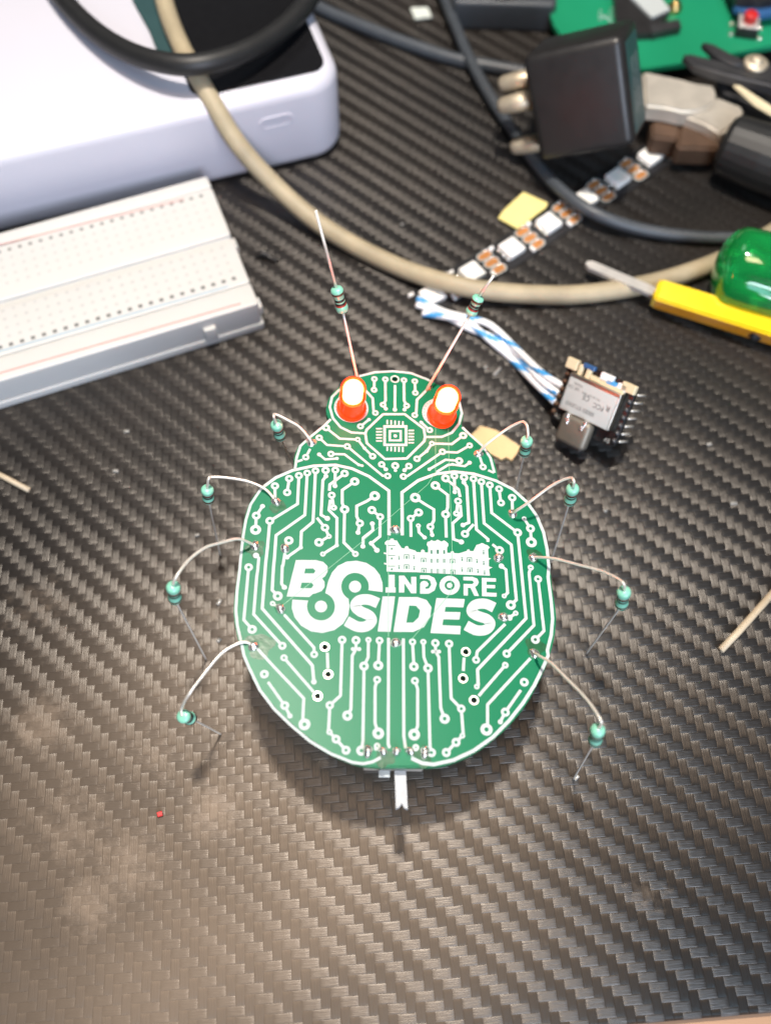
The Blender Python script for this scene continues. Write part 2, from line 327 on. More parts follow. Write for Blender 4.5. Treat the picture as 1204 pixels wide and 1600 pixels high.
HOLES = [R1(590, 186), R4(683, 606), R6(706, 156), R6(630, 313), R5(543, 641), R7(523, 186), R7(602, 343)]
BX = Vector((1, 0, BA)).normalized(); BY = BN.cross(BX)
def circ(c, r, n=24): return [c+(BX*math.cos(2*math.pi*k/n)+BY*math.sin(2*math.pi*k/n))*r for k in range(n)]
def hr(i): return 0.52 if i else 0.60
board = prism('board', [B(*p) for p in smooth_loop(OUT, 3)], 1.6, M['mask'], badge, BN, [circ(B(*h), hr(i)) for i, h in enumerate(HOLES)])
bm = bmesh.new(); bm.from_mesh(board.data)
eds = [e for e in bm.edges if len(e.link_faces) == 2 and e.calc_face_angle(0) > 1.2 and all((v.co+badge.location).dot(BN)/MM > (B(600, 900).dot(BN)-.1) for v in e.verts) and not any(min((((v.co+badge.location)/MM)-B(*h)).length for h in HOLES) < 1.2 for v in e.verts)]
bmesh.ops.bevel(bm, geom=eds, offset=0.26*MM, segments=2, affect='EDGES'); bm.to_mesh(board.data); bm.free()
for i, h in enumerate(HOLES):
    c = B(*h); ring = circ(c+BN*.05, 0.86 if i else 0.92, 28); inn = circ(c+BN*.05, hr(i)+.01, 28); low = [p-BN*1.6 for p in inn]
    vs = ring+inn+low; fs = []
    for k in range(28):
        k2 = (k+1) % 28; fs += [(k, k2, 28+k2, 28+k), (28+k, 28+k2, 56+k2, 56+k)]
    mesh('plated_hole', vs, fs, M['ring'], badge)
# --- print: strokes and pads (drawn in board-plane coordinates)
TZ, PZ = 0.030, 0.048
def ribbon(pts, wd, z=TZ):
    pts = [Vector(p) for p in pts]; n = len(pts)
    if n < 2: return [], []
    vs = []
    for i in range(n):
        t1 = (pts[i]-pts[i-1]).normalized() if i else None; t2 = (pts[i+1]-pts[i]).normalized() if i < n-1 else None
        if t1 is None: t = t2; k = 1
        elif t2 is None: t = t1; k = 1
        else:
            t = (t1+t2); t = t.normalized() if t.length > 1e-6 else t1; k = min(2.0, 1/max(.35, t.dot(t1)))
        s = BN.cross(t)*(wd/2*k); vs += [pts[i]+s, pts[i]-s]
    return vs, [(2*i, 2*i+1, 2*i+3, 2*i+2) for i in range(n-1)]
def ringm(c, R, r, n=22):
    o = circ(c, R, n)
    if r <= 0: return o, [tuple(range(n))]
    return o+circ(c, r, n), [(k, (k+1) % n, n+(k+1) % n, n+k) for k in range(n)]
PXMM = lambda c: (B(c[0]+1, c[1])-B(c[0]-1, c[1])).length/2          # mm per photo pixel here
def trace(*segs, wd=4.5, pads=(), name='printed_trace'):
    """segs: lists of photo points (a point with extra R, r carries a pad)."""
    parts = []; padl = list(pads)
    for s in segs:
        pts = []; 
        for q in s:
            if len(q) > 2: padl.append(q)
        cur = []
        for k, q in enumerate(s):
            cur.append(q)
            brk = len(q) > 3 and q[3] > 0 and 0 < k < len(s)-1
            if brk or k == len(s)-1:
                W3 = [B(x[0], x[1], TZ) for x in cur]
                for e, (a, b) in ((0, (0, 1)), (-1, (-1, -2))):
                    x = cur[e]
                    if len(x) > 3 and x[3] > 0:
                        d = W3[b]-W3[a]; tr = min(d.length*.8, x[2]*PXMM(x)*.72); W3[a] = W3[a]+d.normalized()*tr
                parts.append(ribbon(W3, wd*PXMM(s[0]))); cur = [q]
    for q in padl:
        k = PXMM(q); parts.append(ringm(B(q[0], q[1], PZ), q[2]*k, q[3]*k if len(q) > 3 else 0))
    v, f = join([p for p in parts if p[0]])
    return mesh(name, v, f, M['silk'], badge)
def T(Z, *segs, wd=4.5, name='printed_trace'):
    """zoom-space helper. point: (x, y) plain, (x, y, R) dot, (x, y, R, 'o') ring."""
    s = {R1: 3.541}.get(Z, 4.63); out = []
    for g in segs:
        o = []
        for q in g:
            zz = Z; ss = s
            if isinstance(q[0], tuple): q, zz = q[0], q[1]; ss = 3.541 if zz is R1 else 4.63
            p = zz(q[0], q[1])
            if len(q) == 3: p = (*p, q[2]/ss)
            elif len(q) == 4: p = (*p, q[2]/ss, q[2]/ss*(0.36 if q[2] > 25 or zz is R1 else .28))
            o.append(p)
        out.append(o)
    return trace(*out, wd=wd, name=name)
o_ = 'o'
# head
for g in ([[(525, 380), (645, 380), (750, 460), (757, 505), (752, 530), (655, 625), (535, 628), (435, 540), (427, 485), (435, 465), (525, 380)]],
          [[(425, 486), (350, 481), (290, 452), (248, 402), (230, 340), (243, 285), (288, 240)]], [[(760, 506), (850, 505), (905, 482), (945, 432), (960, 375), (945, 312)]],
          [[(425, 245), (468, 292), (472, 358), (482, 373, 18, o_)]], [[(770, 242), (712, 300), (708, 370), (700, 385, 18, o_)]],
          [[(477, 185, 18, o_), (475, 245, 18, o_)]], [[(537, 187, 18, o_), (538, 305), (525, 328, 18, o_), (540, 350, 11)]], [[(591, 218), (590, 355, 12)]],
          [[(640, 192, 18, o_), (641, 305), (655, 333, 18, o_), (643, 355, 11)]], [[(700, 198, 18, o_), (703, 262, 18, o_)]],
          [[(400, 447, 19, o_), (447, 410, 10)]], [[(735, 425, 10), (782, 468, 19, o_)]],
          [[(210, 455, 22, o_), (285, 515), (385, 520, 16, o_), (422, 568, 10), (467, 613, 20, o_)]],
          [[(172, 510, 20, o_), (215, 550), (327, 558, 20, o_), (522, 720), (550, 722, 20, o_)]],
          [[(237, 600, 20, o_), (312, 602), (390, 660, 9), (410, 665, 8)]], [[(172, 603, 12), (205, 630), (270, 625, 10)]],
          [[(122, 572), (98, 618, 20, o_)]], [[(42, 645), (80, 632)]], [[(517, 658, 20, o_), (540, 685, 12)]], [[(592, 665, 22, o_), (593, 692, 9)]], [[(667, 667, 20, o_), (643, 690, 12)]],
          [[(637, 725, 20, o_), (660, 722), (853, 588, 20, o_), (935, 592), (1003, 553, 18, o_)]],
          [[(967, 498, 22, o_), (905, 545), (795, 542, 16, o_), (765, 585, 10), (712, 627, 20, o_)]],
          [[(945, 638, 22, o_), (870, 632), (780, 685, 10)]], [[(820, 700), (885, 660), (910, 658, 9), (975, 668), (1003, 648, 12)]],
          [[(1060, 617), (1077, 672, 20, o_)]], [[(1105, 690), (1138, 704)]],
          [[(236, 408), (195, 448), (120, 508), (68, 556), (47, 622), (38, 688)]], [[(962, 452), (995, 484), (1075, 556), (1118, 622), (1140, 704)]],
          [[(392, 170), (480, 148), (580, 142), (680, 153), (765, 186), (800, 203)]]):
    T(R1, *g, wd=3.8)
# printed processor symbol
parts = []
def rect(Z, x0, y0, x1, y1, z=TZ): return [B(*Z(x, y), z) for x, y in ((x0, y0), (x1, y0), (x1, y1), (x0, y1))]
sq = rect(R1, 526, 441, 659, 556); sqi = rect(R1, 540, 455, 645, 543); parts.append((sq+sqi, [(k, (k+1) % 4, 4+(k+1) % 4, 4+k) for k in range(4)]))
sq = rect(R1, 556, 468, 628, 530); sqi = rect(R1, 568, 479, 616, 520); parts.append((sq+sqi, [(k, (k+1) % 4, 4+(k+1) % 4, 4+k) for k in range(4)]))
parts.append(ringm(B(*R1(592, 500), TZ), 11/3.541*.117, 0))
for k in range(5):
    x = 548+21.5*k; yl = 460+17*k; yr = 470+17*k
    parts += [(rect(R1, x-4.5, 411+2*k, x+4.5, 436+1.5*k), [(0, 1, 2, 3)]), (rect(R1, x-4.5, 560, x+4.5, 584+1.5*k), [(0, 1, 2, 3)]), (rect(R1, 486, yl-4, 519, yl+4), [(0, 1, 2, 3)]), (rect(R1, 664, yr-4, 696, yr+4), [(0, 1, 2, 3)])]
mesh('printed_chip_symbol', *join(parts), M['silk'], badge)
# wing covers: outlines
T(R2, [((240, 280), R2), ((330, 214), R2), ((450, 162), R2), ((600, 130), R2), ((760, 123), R2), ((880, 150), R2), ((1000, 205), R2), ((1145, 310), R2), ((1146, 632), R2)], wd=5)
T(R3, [(84, 632), (82, 322), (200, 235), (330, 187), (460, 172), (600, 187), (760, 237), (880, 297), (985, 392), (1056, 492), (1105, 612), (1130, 732), (1143, 860), ((1137, 100), R5), ((1160, 280), R5), ((1170, 400), R5), ((1160, 520), R5), ((1132, 630), R5), ((1138, 20), R7), ((1098, 112), R7), ((1038, 235), R7), ((955, 365), R7), ((855, 492), R7), ((738, 610), R7), ((600, 708), R7), ((455, 776), R7), ((310, 808), R7), ((225, 798), R7), ((150, 762), R7)], wd=5)
T(R2, [(240, 280), (215, 305), (147, 408), (112, 522), (92, 640), (74, 800), ((66, 60), R4), ((48, 200), R4), ((40, 340), R4), ((50, 450), R4), ((82, 590), R4), ((98, 20), R6), ((137, 112), R6), ((212, 268), R6), ((315, 405), R6), ((435, 522), R6), ((575, 640), R6), ((725, 730), R6), ((880, 793), R6), ((960, 803), R6), ((1030, 788), R6), ((1085, 758), R6)], wd=4.0)
for Z, g in (
    (R2, [[(322, 275, 30, o_), (322, 360)]]), (R2, [[(425, 222, 30, o_), (410, 322, 30, o_)]]),
    (R2, [[(495, 200, 29, o_), (485, 405), (285, 528, 32, o_), (268, 720), ((255, 0), R4), ((230, 328), R4), ((592, 740), R4), ((603, 210, 20), R6)]]),
    (R2, [[(555, 182, 28, o_), (538, 485), (330, 632), (318, 800), ((312, 20), R4), ((302, 195), R4), ((342, 238, 36, o_), R4)]]),
    (R2, [[(615, 165, 28, o_), (597, 535), (513, 605), (508, 720, 16), (410, 790, 18)]]),
    (R2, [[(688, 162, 30, o_), (690, 205, 17), (668, 235), (655, 485), (700, 510, 20)]]), (R2, [[(758, 160, 28, o_), (755, 275, 18)]]),
    (R2, [[(825, 185, 30, o_), (718, 265), (715, 310)]]), (R2, [[(747, 432, 24, o_), (732, 342, 28, o_)], [(722, 375), (712, 450), (770, 508), (768, 705, 15), (668, 768, 20, o_)]]),
    (R2, [[(898, 243, 34, o_), (808, 305), (808, 400), (825, 445, 34, o_), (820, 685), (903, 767, 24, o_)]]),
    (R2, [[(1043, 347, 38, o_), (985, 385), (912, 420), (912, 495), (935, 545, 30, o_), (922, 612, 18)]]),
    (R2, [[(1022, 450, 32, o_), (1082, 498, 28, o_), (1080, 640), (1018, 690, 18), (1058, 740, 20)]]), (R2, [[(1025, 548, 18), (1030, 595), (960, 650), (957, 712, 18)]]),
    (R2, [[(625, 505), (683, 577, 30, o_), (712, 640, 20, o_), (640, 683, 34, o_)]]), (R2, [[(232, 422, 18), (187, 490, 32, o_), (182, 592, 40, o_)]]), (R2, [[(422, 670, 34, o_), (412, 700)]]),
    (R2, [[(393, 765), (380, 850), ((375, 20), R4), ((370, 150), R4), ((390, 175, 19), R4)]]), (R2, [[(185, 778, 22), (205, 797), (198, 880), ((190, 100), R4), ((168, 370), R4), ((375, 598, 30, o_), R4)]]),
    (R4, [[(132, 30, 31, o_), (97, 410), (157, 480, 34, o_)]]), (R4, [[(305, 292, 20, o_), (330, 308)]]), (R4, [[(388, 372), (603, 610), (605, 660, 28, o_)]]),
    (R4, [[(198, 622), (310, 745), ((530, 330), R6), ((523, 470), R6), ((535, 518, 43, o_), R6)]]), (R4, [[(387, 685, 26, o_), ((600, 282), R6)]]), (R4, [[(700, 648), (704, 760)]]),
    (R6, [[(245, 155, 32, o_), (245, 154)]]), (R6, [[(272, 212), (392, 382, 32, o_), (430, 457, 19)]]),
    (R4, [[(807, 555, 31, o_), (800, 800), ((795, 310), R6), ((718, 380, 30, o_), R6), ((709, 560), R6), ((715, 573, 22, o_), R6), ((763, 625, 32, o_), R6), ((835, 705, 32, o_), R6)]]),
    (R4, [[(885, 622, 15), (930, 622, 15)], [(907, 558, 32, o_), (907, 622), (880, 670), (877, 820), ((870, 410), R6), ((845, 455, 37, o_), R6)]]),
    (R4, [[(997, 555, 22, o_), (995, 680), (965, 745, 34, o_), ((957, 640), R6), ((945, 708, 36, o_), R6)]]), (R4, [[(1077, 560, 28, o_), (1068, 740, 36, o_)]]),
    (R6, [[(1060, 195, 28, o_), (1045, 250), (1045, 510), (1068, 583, 42, o_)]]), (R6, [[(1060, 675, 24, o_), (1045, 705)]]), (R4, [[(1142, 540), (1142, 800), ((1140, 660), R6), ((1150, 690), R6)]]),
    (R3, [[(878, 360, 30, o_), (879, 445)]]), (R3, [[(783, 297, 28, o_), (797, 397, 28, o_)]]),
    (R3, [[(716, 268, 28, o_), (730, 470), (917, 612, 32, o_), (936, 800), ((978, 400), R5), ((628, 770), R5), ((632, 230), R7), ((622, 245, 20, o_), R7)]]),
    (R3, [[(655, 245, 28, o_), (675, 545), (872, 700), (884, 850), ((908, 265), R5), ((868, 303, 36, o_), R5)]]), (R3, [[(598, 224, 28, o_), (620, 590), (703, 660), (703, 680)]]),
    (R3, [[(530, 213, 30, o_), (529, 250, 17), (550, 280), (565, 540), (522, 558, 18)]]), (R3, [[(460, 203, 28, o_), (463, 320, 16)]]), (R3, [[(397, 220, 32, o_), (490, 300), (502, 355)]]),
    (R3, [[(487, 385, 28, o_), (475, 475, 24, o_)], [(503, 412), (510, 490), (448, 545), (455, 660), (510, 680, 20)]]),
    (R3, [[(323, 272, 34, o_), (412, 340), (412, 430), (397, 480, 32, o_), (402, 648)]]), (R3, [[(178, 360, 38, o_), (245, 405), (312, 445), (312, 525), (287, 570, 28, o_), (300, 630, 16)]]),
    (R3, [[(202, 467, 32, o_), (145, 510, 28, o_), (147, 643)]]), (R3, [[(200, 563, 18, o_), (205, 610), (245, 648, 16)]]), (R3, [[(600, 552), (537, 622, 30, o_)]]),
    (R3, [[(965, 512, 18, o_), (1010, 583, 32, o_), (1016, 682, 40, o_)]]), (R3, [[(735, 697), (787, 740, 32, o_)]]), (R3, [[(800, 855, 20), (833, 880), ((845, 215), R5), ((820, 238, 18, o_), R5)]]),
    (R3, [[(1012, 865, 22, o_), (1000, 905), ((1035, 450), R5), ((838, 655, 30, o_), R5)]]), (R5, [[(1065, 115, 28, o_), (1108, 490), (1045, 553, 32, o_)]]), (R5, [[(903, 362, 20, o_), (858, 395, 22)]]),
    (R5, [[(828, 440), (625, 640), (617, 700, 28, o_)]]), (R5, [[(1010, 688), ((700, 375), R7), ((700, 510), R7), ((692, 555, 44, o_), R7)]]), (R5, [[(828, 738, 24, o_), ((636, 312), R7)]]), (R5, [[(530, 683), (525, 780)]]),
    (R7, [[(965, 213, 32, o_), (960, 243)]]), (R7, [[(940, 270), (828, 430, 32, o_), (792, 500, 18)]]), (R5, [[(158, 570, 26, o_), (168, 748, 34, o_)]]),
    (R5, [[(236, 570, 22, o_), (240, 680), (270, 760, 34, o_), ((284, 680), R7), ((295, 722, 32, o_), R7)]]), (R5, [[(305, 640, 14), (350, 640, 14)], [(323, 578, 30, o_), (325, 640), (348, 680), (352, 800), ((362, 400), R7), ((390, 477, 37, o_), R7)]]),
    (R5, [[(422, 583, 30, o_), (430, 800), ((437, 330), R7), ((510, 405, 30, o_), R7), ((524, 585), R7), ((518, 600, 20, o_), R7), ((472, 648, 32, o_), R7), ((402, 722, 32, o_), R7)]]),
    (R7, [[(175, 203, 28, o_), (195, 260), (195, 530), (170, 592, 42, o_)]]), (R7, [[(182, 685, 24, o_), (182, 712)]]), (R5, [[(92, 545), (93, 800), ((95, 600), R7), ((108, 690), R7)]])):
    T(Z, *g)
# lamp footprint discs
for (cx, cy) in ((548.5, 637.5), (685.5, 645.5)):
    mesh('printed_disc', circ(B(cx, cy, PZ), 3.42, 40), [tuple(range(40))], M['silk'], badge)
    parts = [ringm(B(cx, cy, PZ)+(BX*math.cos(a)+BY*math.sin(a))*3.05+BN*.012, .11, 0, 8) for a in [2*math.pi*k/26 for k in range(26)]]
    mesh('printed_dots', *join(parts), M['ink'], badge)
# lettering
def poly(name, Z, pts, holes=(), m='silk', z=TZ):
    v, f = flat_data([B(*Z(*p), z) for p in pts], [[B(*Z(*p), z) for p in h] for h in holes], BN); return mesh(name, v, f, M[m], badge)
def arc(cx, cy, r, a0, a1, n=20, sy=1.0): return [(cx+r*math.cos(math.radians(a0+(a1-a0)*k/n)), cy+r*sy*math.sin(math.radians(a0+(a1-a0)*k/n))) for k in range(n+1)]
def stroke_pts(pts, wd):
    c = spline([(x, y, 0) for x, y in pts], 6); L_, R_ = [], []
    for i, p in enumerate(c):
        t = (c[min(i+1, len(c)-1)]-c[max(i-1, 0)]).normalized(); n = Vector((-t.y, t.x, 0))*wd/2; L_.append((p.x+n.x, p.y+n.y)); R_.append((p.x-n.x, p.y-n.y))
    return L_, R_
def stroke(name, Z, pts, wd):
    L_, R_ = stroke_pts(pts, wd); n = len(L_); vs = [B(*Z(*p), TZ) for p in L_+R_]
    return mesh(name, vs, [(i, i+1, n+i+1, n+i) for i in range(n-1)], M['silk'], badge)
poly('printed_letter', R8, [(105, 147), (205, 147), (243, 156), (265, 178), (266, 206), (252, 230), (238, 240), (250, 258), (250, 284), (236, 304), (212, 314), (190, 320), (172, 335), (58, 332)],
     [[(153, 190), (193, 190), (205, 202), (195, 215), (147, 215)], [(134, 262), (183, 262), (195, 275), (184, 290), (127, 290)]])
poly('printed_letter', R8, [(545, 310), (544, 262), (530, 222), (503, 187), (462, 161), (412, 150), (362, 155), (318, 176), (288, 210), (270, 252), (258, 298), (255, 316)]
     + arc(232, 383, 71, -72, 205, 26) + [(87, 348), (84, 392), (97, 436), (130, 480), (182, 510), (240, 518), (300, 503), (345, 470), (370, 428), (377, 385), (372, 348)] + arc(405, 282, 70, 118, 375, 26))
for c in ((405, 282), (232, 383)): poly('printed_dot', R8, arc(*c, 31, 0, 346, 24, .97))
stroke('printed_letter', R4, [(1066, 290), (1000, 264), (935, 268), (902, 305), (932, 345), (1000, 378), (1020, 418), (982, 456), (915, 458), (838, 418)], 76)
poly('printed_letter', R8, [(545, 332), (608, 332), (585, 512), (520, 510)])
poly('printed_letter', R8, [(628, 335), (722, 335), (768, 350), (793, 387), (786, 438), (755, 488), (700, 513), (600, 512)], [[(680, 378), (714, 380), (735, 402), (728, 438), (700, 465), (665, 465)]])
poly('printed_letter', R8, [(818, 340), (962, 345), (955, 388), (865, 385), (860, 410), (940, 412), (935, 450), (853, 448), (848, 478), (942, 482), (938, 525), (788, 518)])
stroke('printed_letter', R5, [(748, 322), (682, 294), (612, 302), (584, 345), (620, 378), (692, 404), (720, 440), (690, 480), (620, 486), (545, 450)], 74)
poly('printed_letter', R8, [(577, 222), (606, 222), (606, 286), (611, 286), (611, 312), (560, 312), (560, 286), (577, 286)])
poly('printed_letter', R8, [(628, 226), (655, 226), (690, 275), (690, 232), (716, 232), (716, 316), (690, 316), (655, 265), (655, 312), (628, 312)])
poly('printed_letter', R9, [(418, 405), (505, 405), (560, 432), (583, 490), (562, 555), (505, 588), (418, 588), (418, 490), (430, 470), (455, 460), (485, 468), (503, 492), (492, 515), (470, 522), (472, 540), (505, 535), (528, 500), (518, 462), (490, 442), (418, 440)])
poly('printed_letter', R9, arc(710, 505, 101, 0, 354, 40, .94), [arc(710, 505, 50, 0, 350, 30, .94)]); poly('printed_dot', R9, arc(710, 505, 28, 0, 346, 24, .94))
poly('printed_letter', R9, [(845, 420), (935, 420), (985, 440), (998, 475), (985, 505), (960, 520), (1000, 610), (955, 610), (915, 530), (890, 530), (890, 608), (848, 605), (848, 490), (935, 492), (950, 475), (935, 458), (845, 455)])
poly('printed_letter', R9, [(1028, 430), (1168, 435), (1168, 470), (1075, 468), (1075, 500), (1160, 502), (1160, 535), (1075, 533), (1075, 575), (1175, 580), (1175, 618), (1030, 612)])
poly('printed_palace', R9, [(88, 368), (88, 302), (60, 295), (64, 280), (86, 286), (85, 200), (58, 190), (62, 178), (85, 183), (85, 105), (68, 98), (70, 78), (90, 60), (120, 58), (125, 42), (155, 42), (160, 58), (190, 62), (205, 90), (235, 135), (265, 140), (270, 122), (290, 115), (302, 125), (305, 140), (370, 160), (385, 175), (425, 178), (430, 155), (445, 150), (462, 158), (465, 178), (497, 180), (497, 125), (483, 105), (490, 75), (515, 68), (530, 55), (550, 65), (570, 65), (590, 52), (615, 65), (630, 70), (655, 60), (675, 72), (697, 92), (697, 115), (685, 130), (685, 182), (715, 185), (725, 168), (745, 165), (755, 185), (800, 188), (860, 170), (878, 165), (885, 150), (905, 150), (912, 165), (945, 165), (975, 105), (1010, 95), (1025, 85), (1045, 90), (1055, 98), (1085, 108), (1108, 130), (1090, 148), (1095, 233), (1122, 238), (1098, 252), (1098, 318), (1134, 328), (1100, 345), (1110, 410), (800, 398), (560, 385), (380, 375), (190, 372)])
wn = []
def wr(x0, y0, x1, y1):
    cx, cy = (x0+x1)/2, (y0+y1)/2; hw, hh = max(3.4, (x1-x0)*.62), max(3.4, (y1-y0)*.6); x0, x1, y0, y1 = cx-hw, cx+hw, cy-hh, cy+hh; wn.append((rect(R9, x0, y0, x1, y1, PZ), [(0, 1, 2, 3)]))
for x, y in ((131, 135), (131, 232), (131, 338)): wr(x, y, x+14, y+16); wr(x-26, y-25, x+34, y-21)
for x, y in ((205, 228), (205, 320), (352, 222), (355, 330), (828, 240), (828, 345), (975, 260), (985, 360), (1040, 175), (1042, 280), (1050, 375)): wr(x, y, x+10, y+22); wr(x-4, y-14, x+12, y-9)
for x, y in ((284, 218), (284, 318), (452, 252), (455, 352), (738, 262), (742, 370), (905, 248), (910, 350)): wr(x-6, y-2, x+7, y+22); wr(x-24, y-16, x-20, y+22); wr(x+20, y-16, x+24, y+22); wr(x-20, y-18, x+20, y-14)
for x in (530, 592, 655): wr(x-7, 160, x+8, 190); wr(x-8, 345, x-3, 385); wr(x+5, 345, x+10, 385); wr(x-9, 245, x-2, 278); wr(x+4, 245, x+10, 278)
wr(585, 156, 602, 188)
tag(mesh('palace_windows', *join(wn), M['silkgreen'], badge), kind='stuff')
for pts in ([(440, 947), (560, 851), (668, 757), (680, 738), (680, 668)], [(642, 1000), (704, 926), (706, 860), (701, 720), (700, 670)], [(606.5, 838), (606.5, 995)]):
    mesh('copper_track', *ribbon([B(*p, .058) for p in pts], .10), M['mask2'], badge)
# solder joints
def solder(px, py, r=.85, h=.75, sx=1.0, sy=1.0, pin=True):
    c = B(px, py); n = 16; vs, fs = [], []
    prof = [(1.0, 0.0), (.97, .18), (.86, .45), (.66, .72), (.42, .92), (.2, 1.0)]
    ph = random.random()*6
    for rr, hh in prof:
        for k in range(n):
            a = 2*math.pi*k/n; q = r*rr*(1+.07*math.sin(2*a+ph)+.05*math.sin(3*a+ph*2)); vs.append(c+BX*math.cos(a)*q*sx+BY*math.sin(a)*q*sy+BN*(hh*h+.01))
    for i in range(len(prof)-1):
        for k in range(n):
            k2 = (k+1) % n; fs.append((i*n+k, i*n+k2, (i+1)*n+k2, (i+1)*n+k))
    fs.append(tuple((len(prof)-1)*n+k for k in range(n)))
    o = mesh('solder_joint', vs, fs, M['solder'], badge, True)
    if pin: mesh('pin_end', *lathe_data(c+BN*(h*.8), BN+BX*.15, [(.26, 0), (.26, .28), (.18, .36)], 10), M['wire'], o, True)
    return o
for x, y in ((617, 828), (618, 1004.5), (445, 857.5), (778, 872), (438, 951.5), (785.5, 964.5)): solder(x, y, 1.02, .9)
for x, y, sy in ((574, 1174, 1.45), (597.5, 1174.5, 1.05), (618.6, 1174.5, 1.05), (640, 1174.5, 1.05), (663, 1175.5, 1.45)): solder(x, y, .88, 1.1, 1.0, sy)
# resistor legs
def body(parent, a, b, ra=1.22, bands=('band_red', 'band_black', 'band_black', 'band_brown')):
    a = Vector(a); b = Vector(b); L = (b-a).length; ax = (b-a)/L
    prof = [(.25, 0), (.8, .12), (1.1, .35), (1.22, .75), (1.22, 1.35), (1.1, 1.75), (1.0, 2.0), (1.0, 4.0), (1.1, 4.25), (1.22, 4.65), (1.22, 5.25), (1.1, 5.65), (.8, 5.88), (.25, 6.0)]
    k = L/6.0; lathe('resistor_body', a, ax, [(r*ra/1.22, h*k) for r, h in prof], M['resistor'], parent, 20)
    for h, w_, m in zip((1.05, 2.35, 3.2, 4.8), (.0, .5, .5, .45), bands):
        if w_ <= 0: continue
        r0 = (1.02 if 2 < h < 4 else 1.245)*ra/1.22
        lathe('color_band', a+ax*(h*k-w_/2), ax, [(r0-.05, -.02), (r0, 0), (r0, w_), (r0-.05, w_+.02)], M[m], parent, 20)
    r0 = 1.10*ra/1.22; lathe('color_band', a+ax*(1.82*k), ax, [(r0-.05, -.02), (r0, 0), (r0-.06, .3), (r0-.12, .32)], M[bands[0]], parent, 20)
NAD = Vector((602, 800+FPX/math.tan(math.radians(90-PITCH)), 0))
def leg(pad, wire, cap, bot, foot, zb, blen=5.4, side=1):
    p0 = B(*pad); g_ = P(*bot, zb); zt = min((((P(*cap, zb+k*.1)-g_).xy.length, zb+k*.1) for k in range(35, 66)))[1] if blen > 5 else zb+blen
    pc = P(*cap, zt); pb = P(*bot, zb); pf = P(*foot, 0.25)
    n = len(wire); pts = [p0+BN*.2]
    for i, q in enumerate(wire):
        t = (i+1)/(n+1); z0 = p0.z+.5; zmid = max(zt+2.6, z0+1.0); f_ = math.sin(min(1, t*1.1)*math.pi/2)
        z = z0+(zmid-z0)*f_
        if i == n-1: z = zt+1.2
        pts.append(P(*q, z))
    pts.append(pc); up = [p for p in spline(pts, 6)]
    wv, wf = join([tube_data(up, .27, 8), tube_data(spline([pb, pb.lerp(pf, .5)+(pb-pf).cross(Vector((0, 0, 1)))*.01, pf], 5), .21, 8)])
    o = mesh('resistor_leg', wv, wf, M['wire'], badge, True)
    body(o, pc, pb); solder(*pad, 1.0, .75, pin=False); return o
leg((487, 692), [(479.7, 680.7), (465.6, 665.7), (448, 655.7), (430, 647), (427.6, 651), (428.7, 655)], (431.2, 661), (438.3, 684), (459, 728), 25)
leg((431, 784), [(415, 765), (390, 753), (360, 747), (332, 745), (326, 748), (324.5, 756)], (323.6, 763), (326, 782), (344, 867), 25)
leg((398, 853), [(385, 846), (370, 842), (345, 848), (320, 856), (295, 875), (278, 897), (271.5, 909)], (270.2, 914.5), (274, 938), (322, 1030), 32.5)
leg((396, 1010), [(385, 1003.5), (370, 1006), (345, 1022), (315, 1058), (295, 1085), (284, 1105)], (284.5, 1118.5), (300, 1123), (345, 1147), 21, 4.6)
leg((747, 709), [(758, 695.7), (776.5, 681), (794.8, 668.3), (809.4, 661), (817.6, 659), (823, 665.6), (824.5, 680)], (822.9, 686), (818.3, 709), (806, 765), 25)
leg((800, 803), [(806.7, 797.6), (827, 784), (853.7, 764), (874, 752), (890.6, 746.6), (895.6, 750.6), (896, 757)], (894.8, 760.5), (888.8, 785), (860, 878), 28)
leg((832, 871), [(864, 872.6), (900, 881.6), (937, 891.5), (960, 901.5), (972, 910), (975, 916.4)], (974.8, 922), (969.5, 947), (915, 1021), 29.5)
leg((834, 1021), [(842, 1025), (860.5, 1036), (883.7, 1059), (907, 1082.6), (923.6, 1102.5), (937, 1124), (938.5, 1132)], (934.2, 1138), (928.2, 1160), (895, 1217), 27.5)
# antennae
def antenna(pad, b0, b1, tip, zs):
    p0 = B(*pad); a = P(*b0, zs[0]); b = P(*b1, zs[1]); t = P(*tip, zs[2])
    wv, wf = join([tube_data(spline([p0, p0+BN*1.5, a], 5), .29, 8), tube_data([b, b.lerp(t, .5), t], .29, 8)])
    o = mesh('antenna', wv, wf, M['wire'], badge, True); body(o, a, b, 1.2, ('band_red', 'band_black', 'band_black', 'band_brown')); solder(*pad, .72, .7, pin=False)
antenna((558, 603), (535.5, 487), (525, 449), (493, 329), (43, 48.5, 64))
antenna((670, 606), (734.5, 491), (748, 463), (771, 430), (39, 43, 48))
# glowing eyes
def eye(px, py, lean):
    c = B(px, py); ax = (BN+Vector(lean)).normalized()
    e = mesh('lamp_eye', *lathe_data(c, ax, [(2.95, 0.05), (2.95, 1.0), (2.55, 1.02), (2.5, 1.1), (2.5, 4.5), (2.1, 4.52)], 32), M['epoxy'], badge, True); fix_smooth(e, 40)
    dome = [(2.5, 4.5), (2.5, 7.1)]+[(2.5*math.cos(a), 7.1+2.5*math.sin(a)) for a in [math.pi/2*k/9 for k in range(1, 9)]]+[(.05, 9.6)]
    d = mesh('lamp_lens', *lathe_data(c, ax, dome, 32), M['lens'], e, True)
    core = [(.4, 4.55), (1.95, 4.6), (1.98, 7.0)]+[(1.98*math.cos(a), 7.0+1.95*math.sin(a)) for a in [math.pi/2*k/8 for k in range(1, 8)]]+[(.05, 8.95)]
    mesh('lamp_core', *lathe_data(c, ax, core, 28), M['core'], e, True); return e
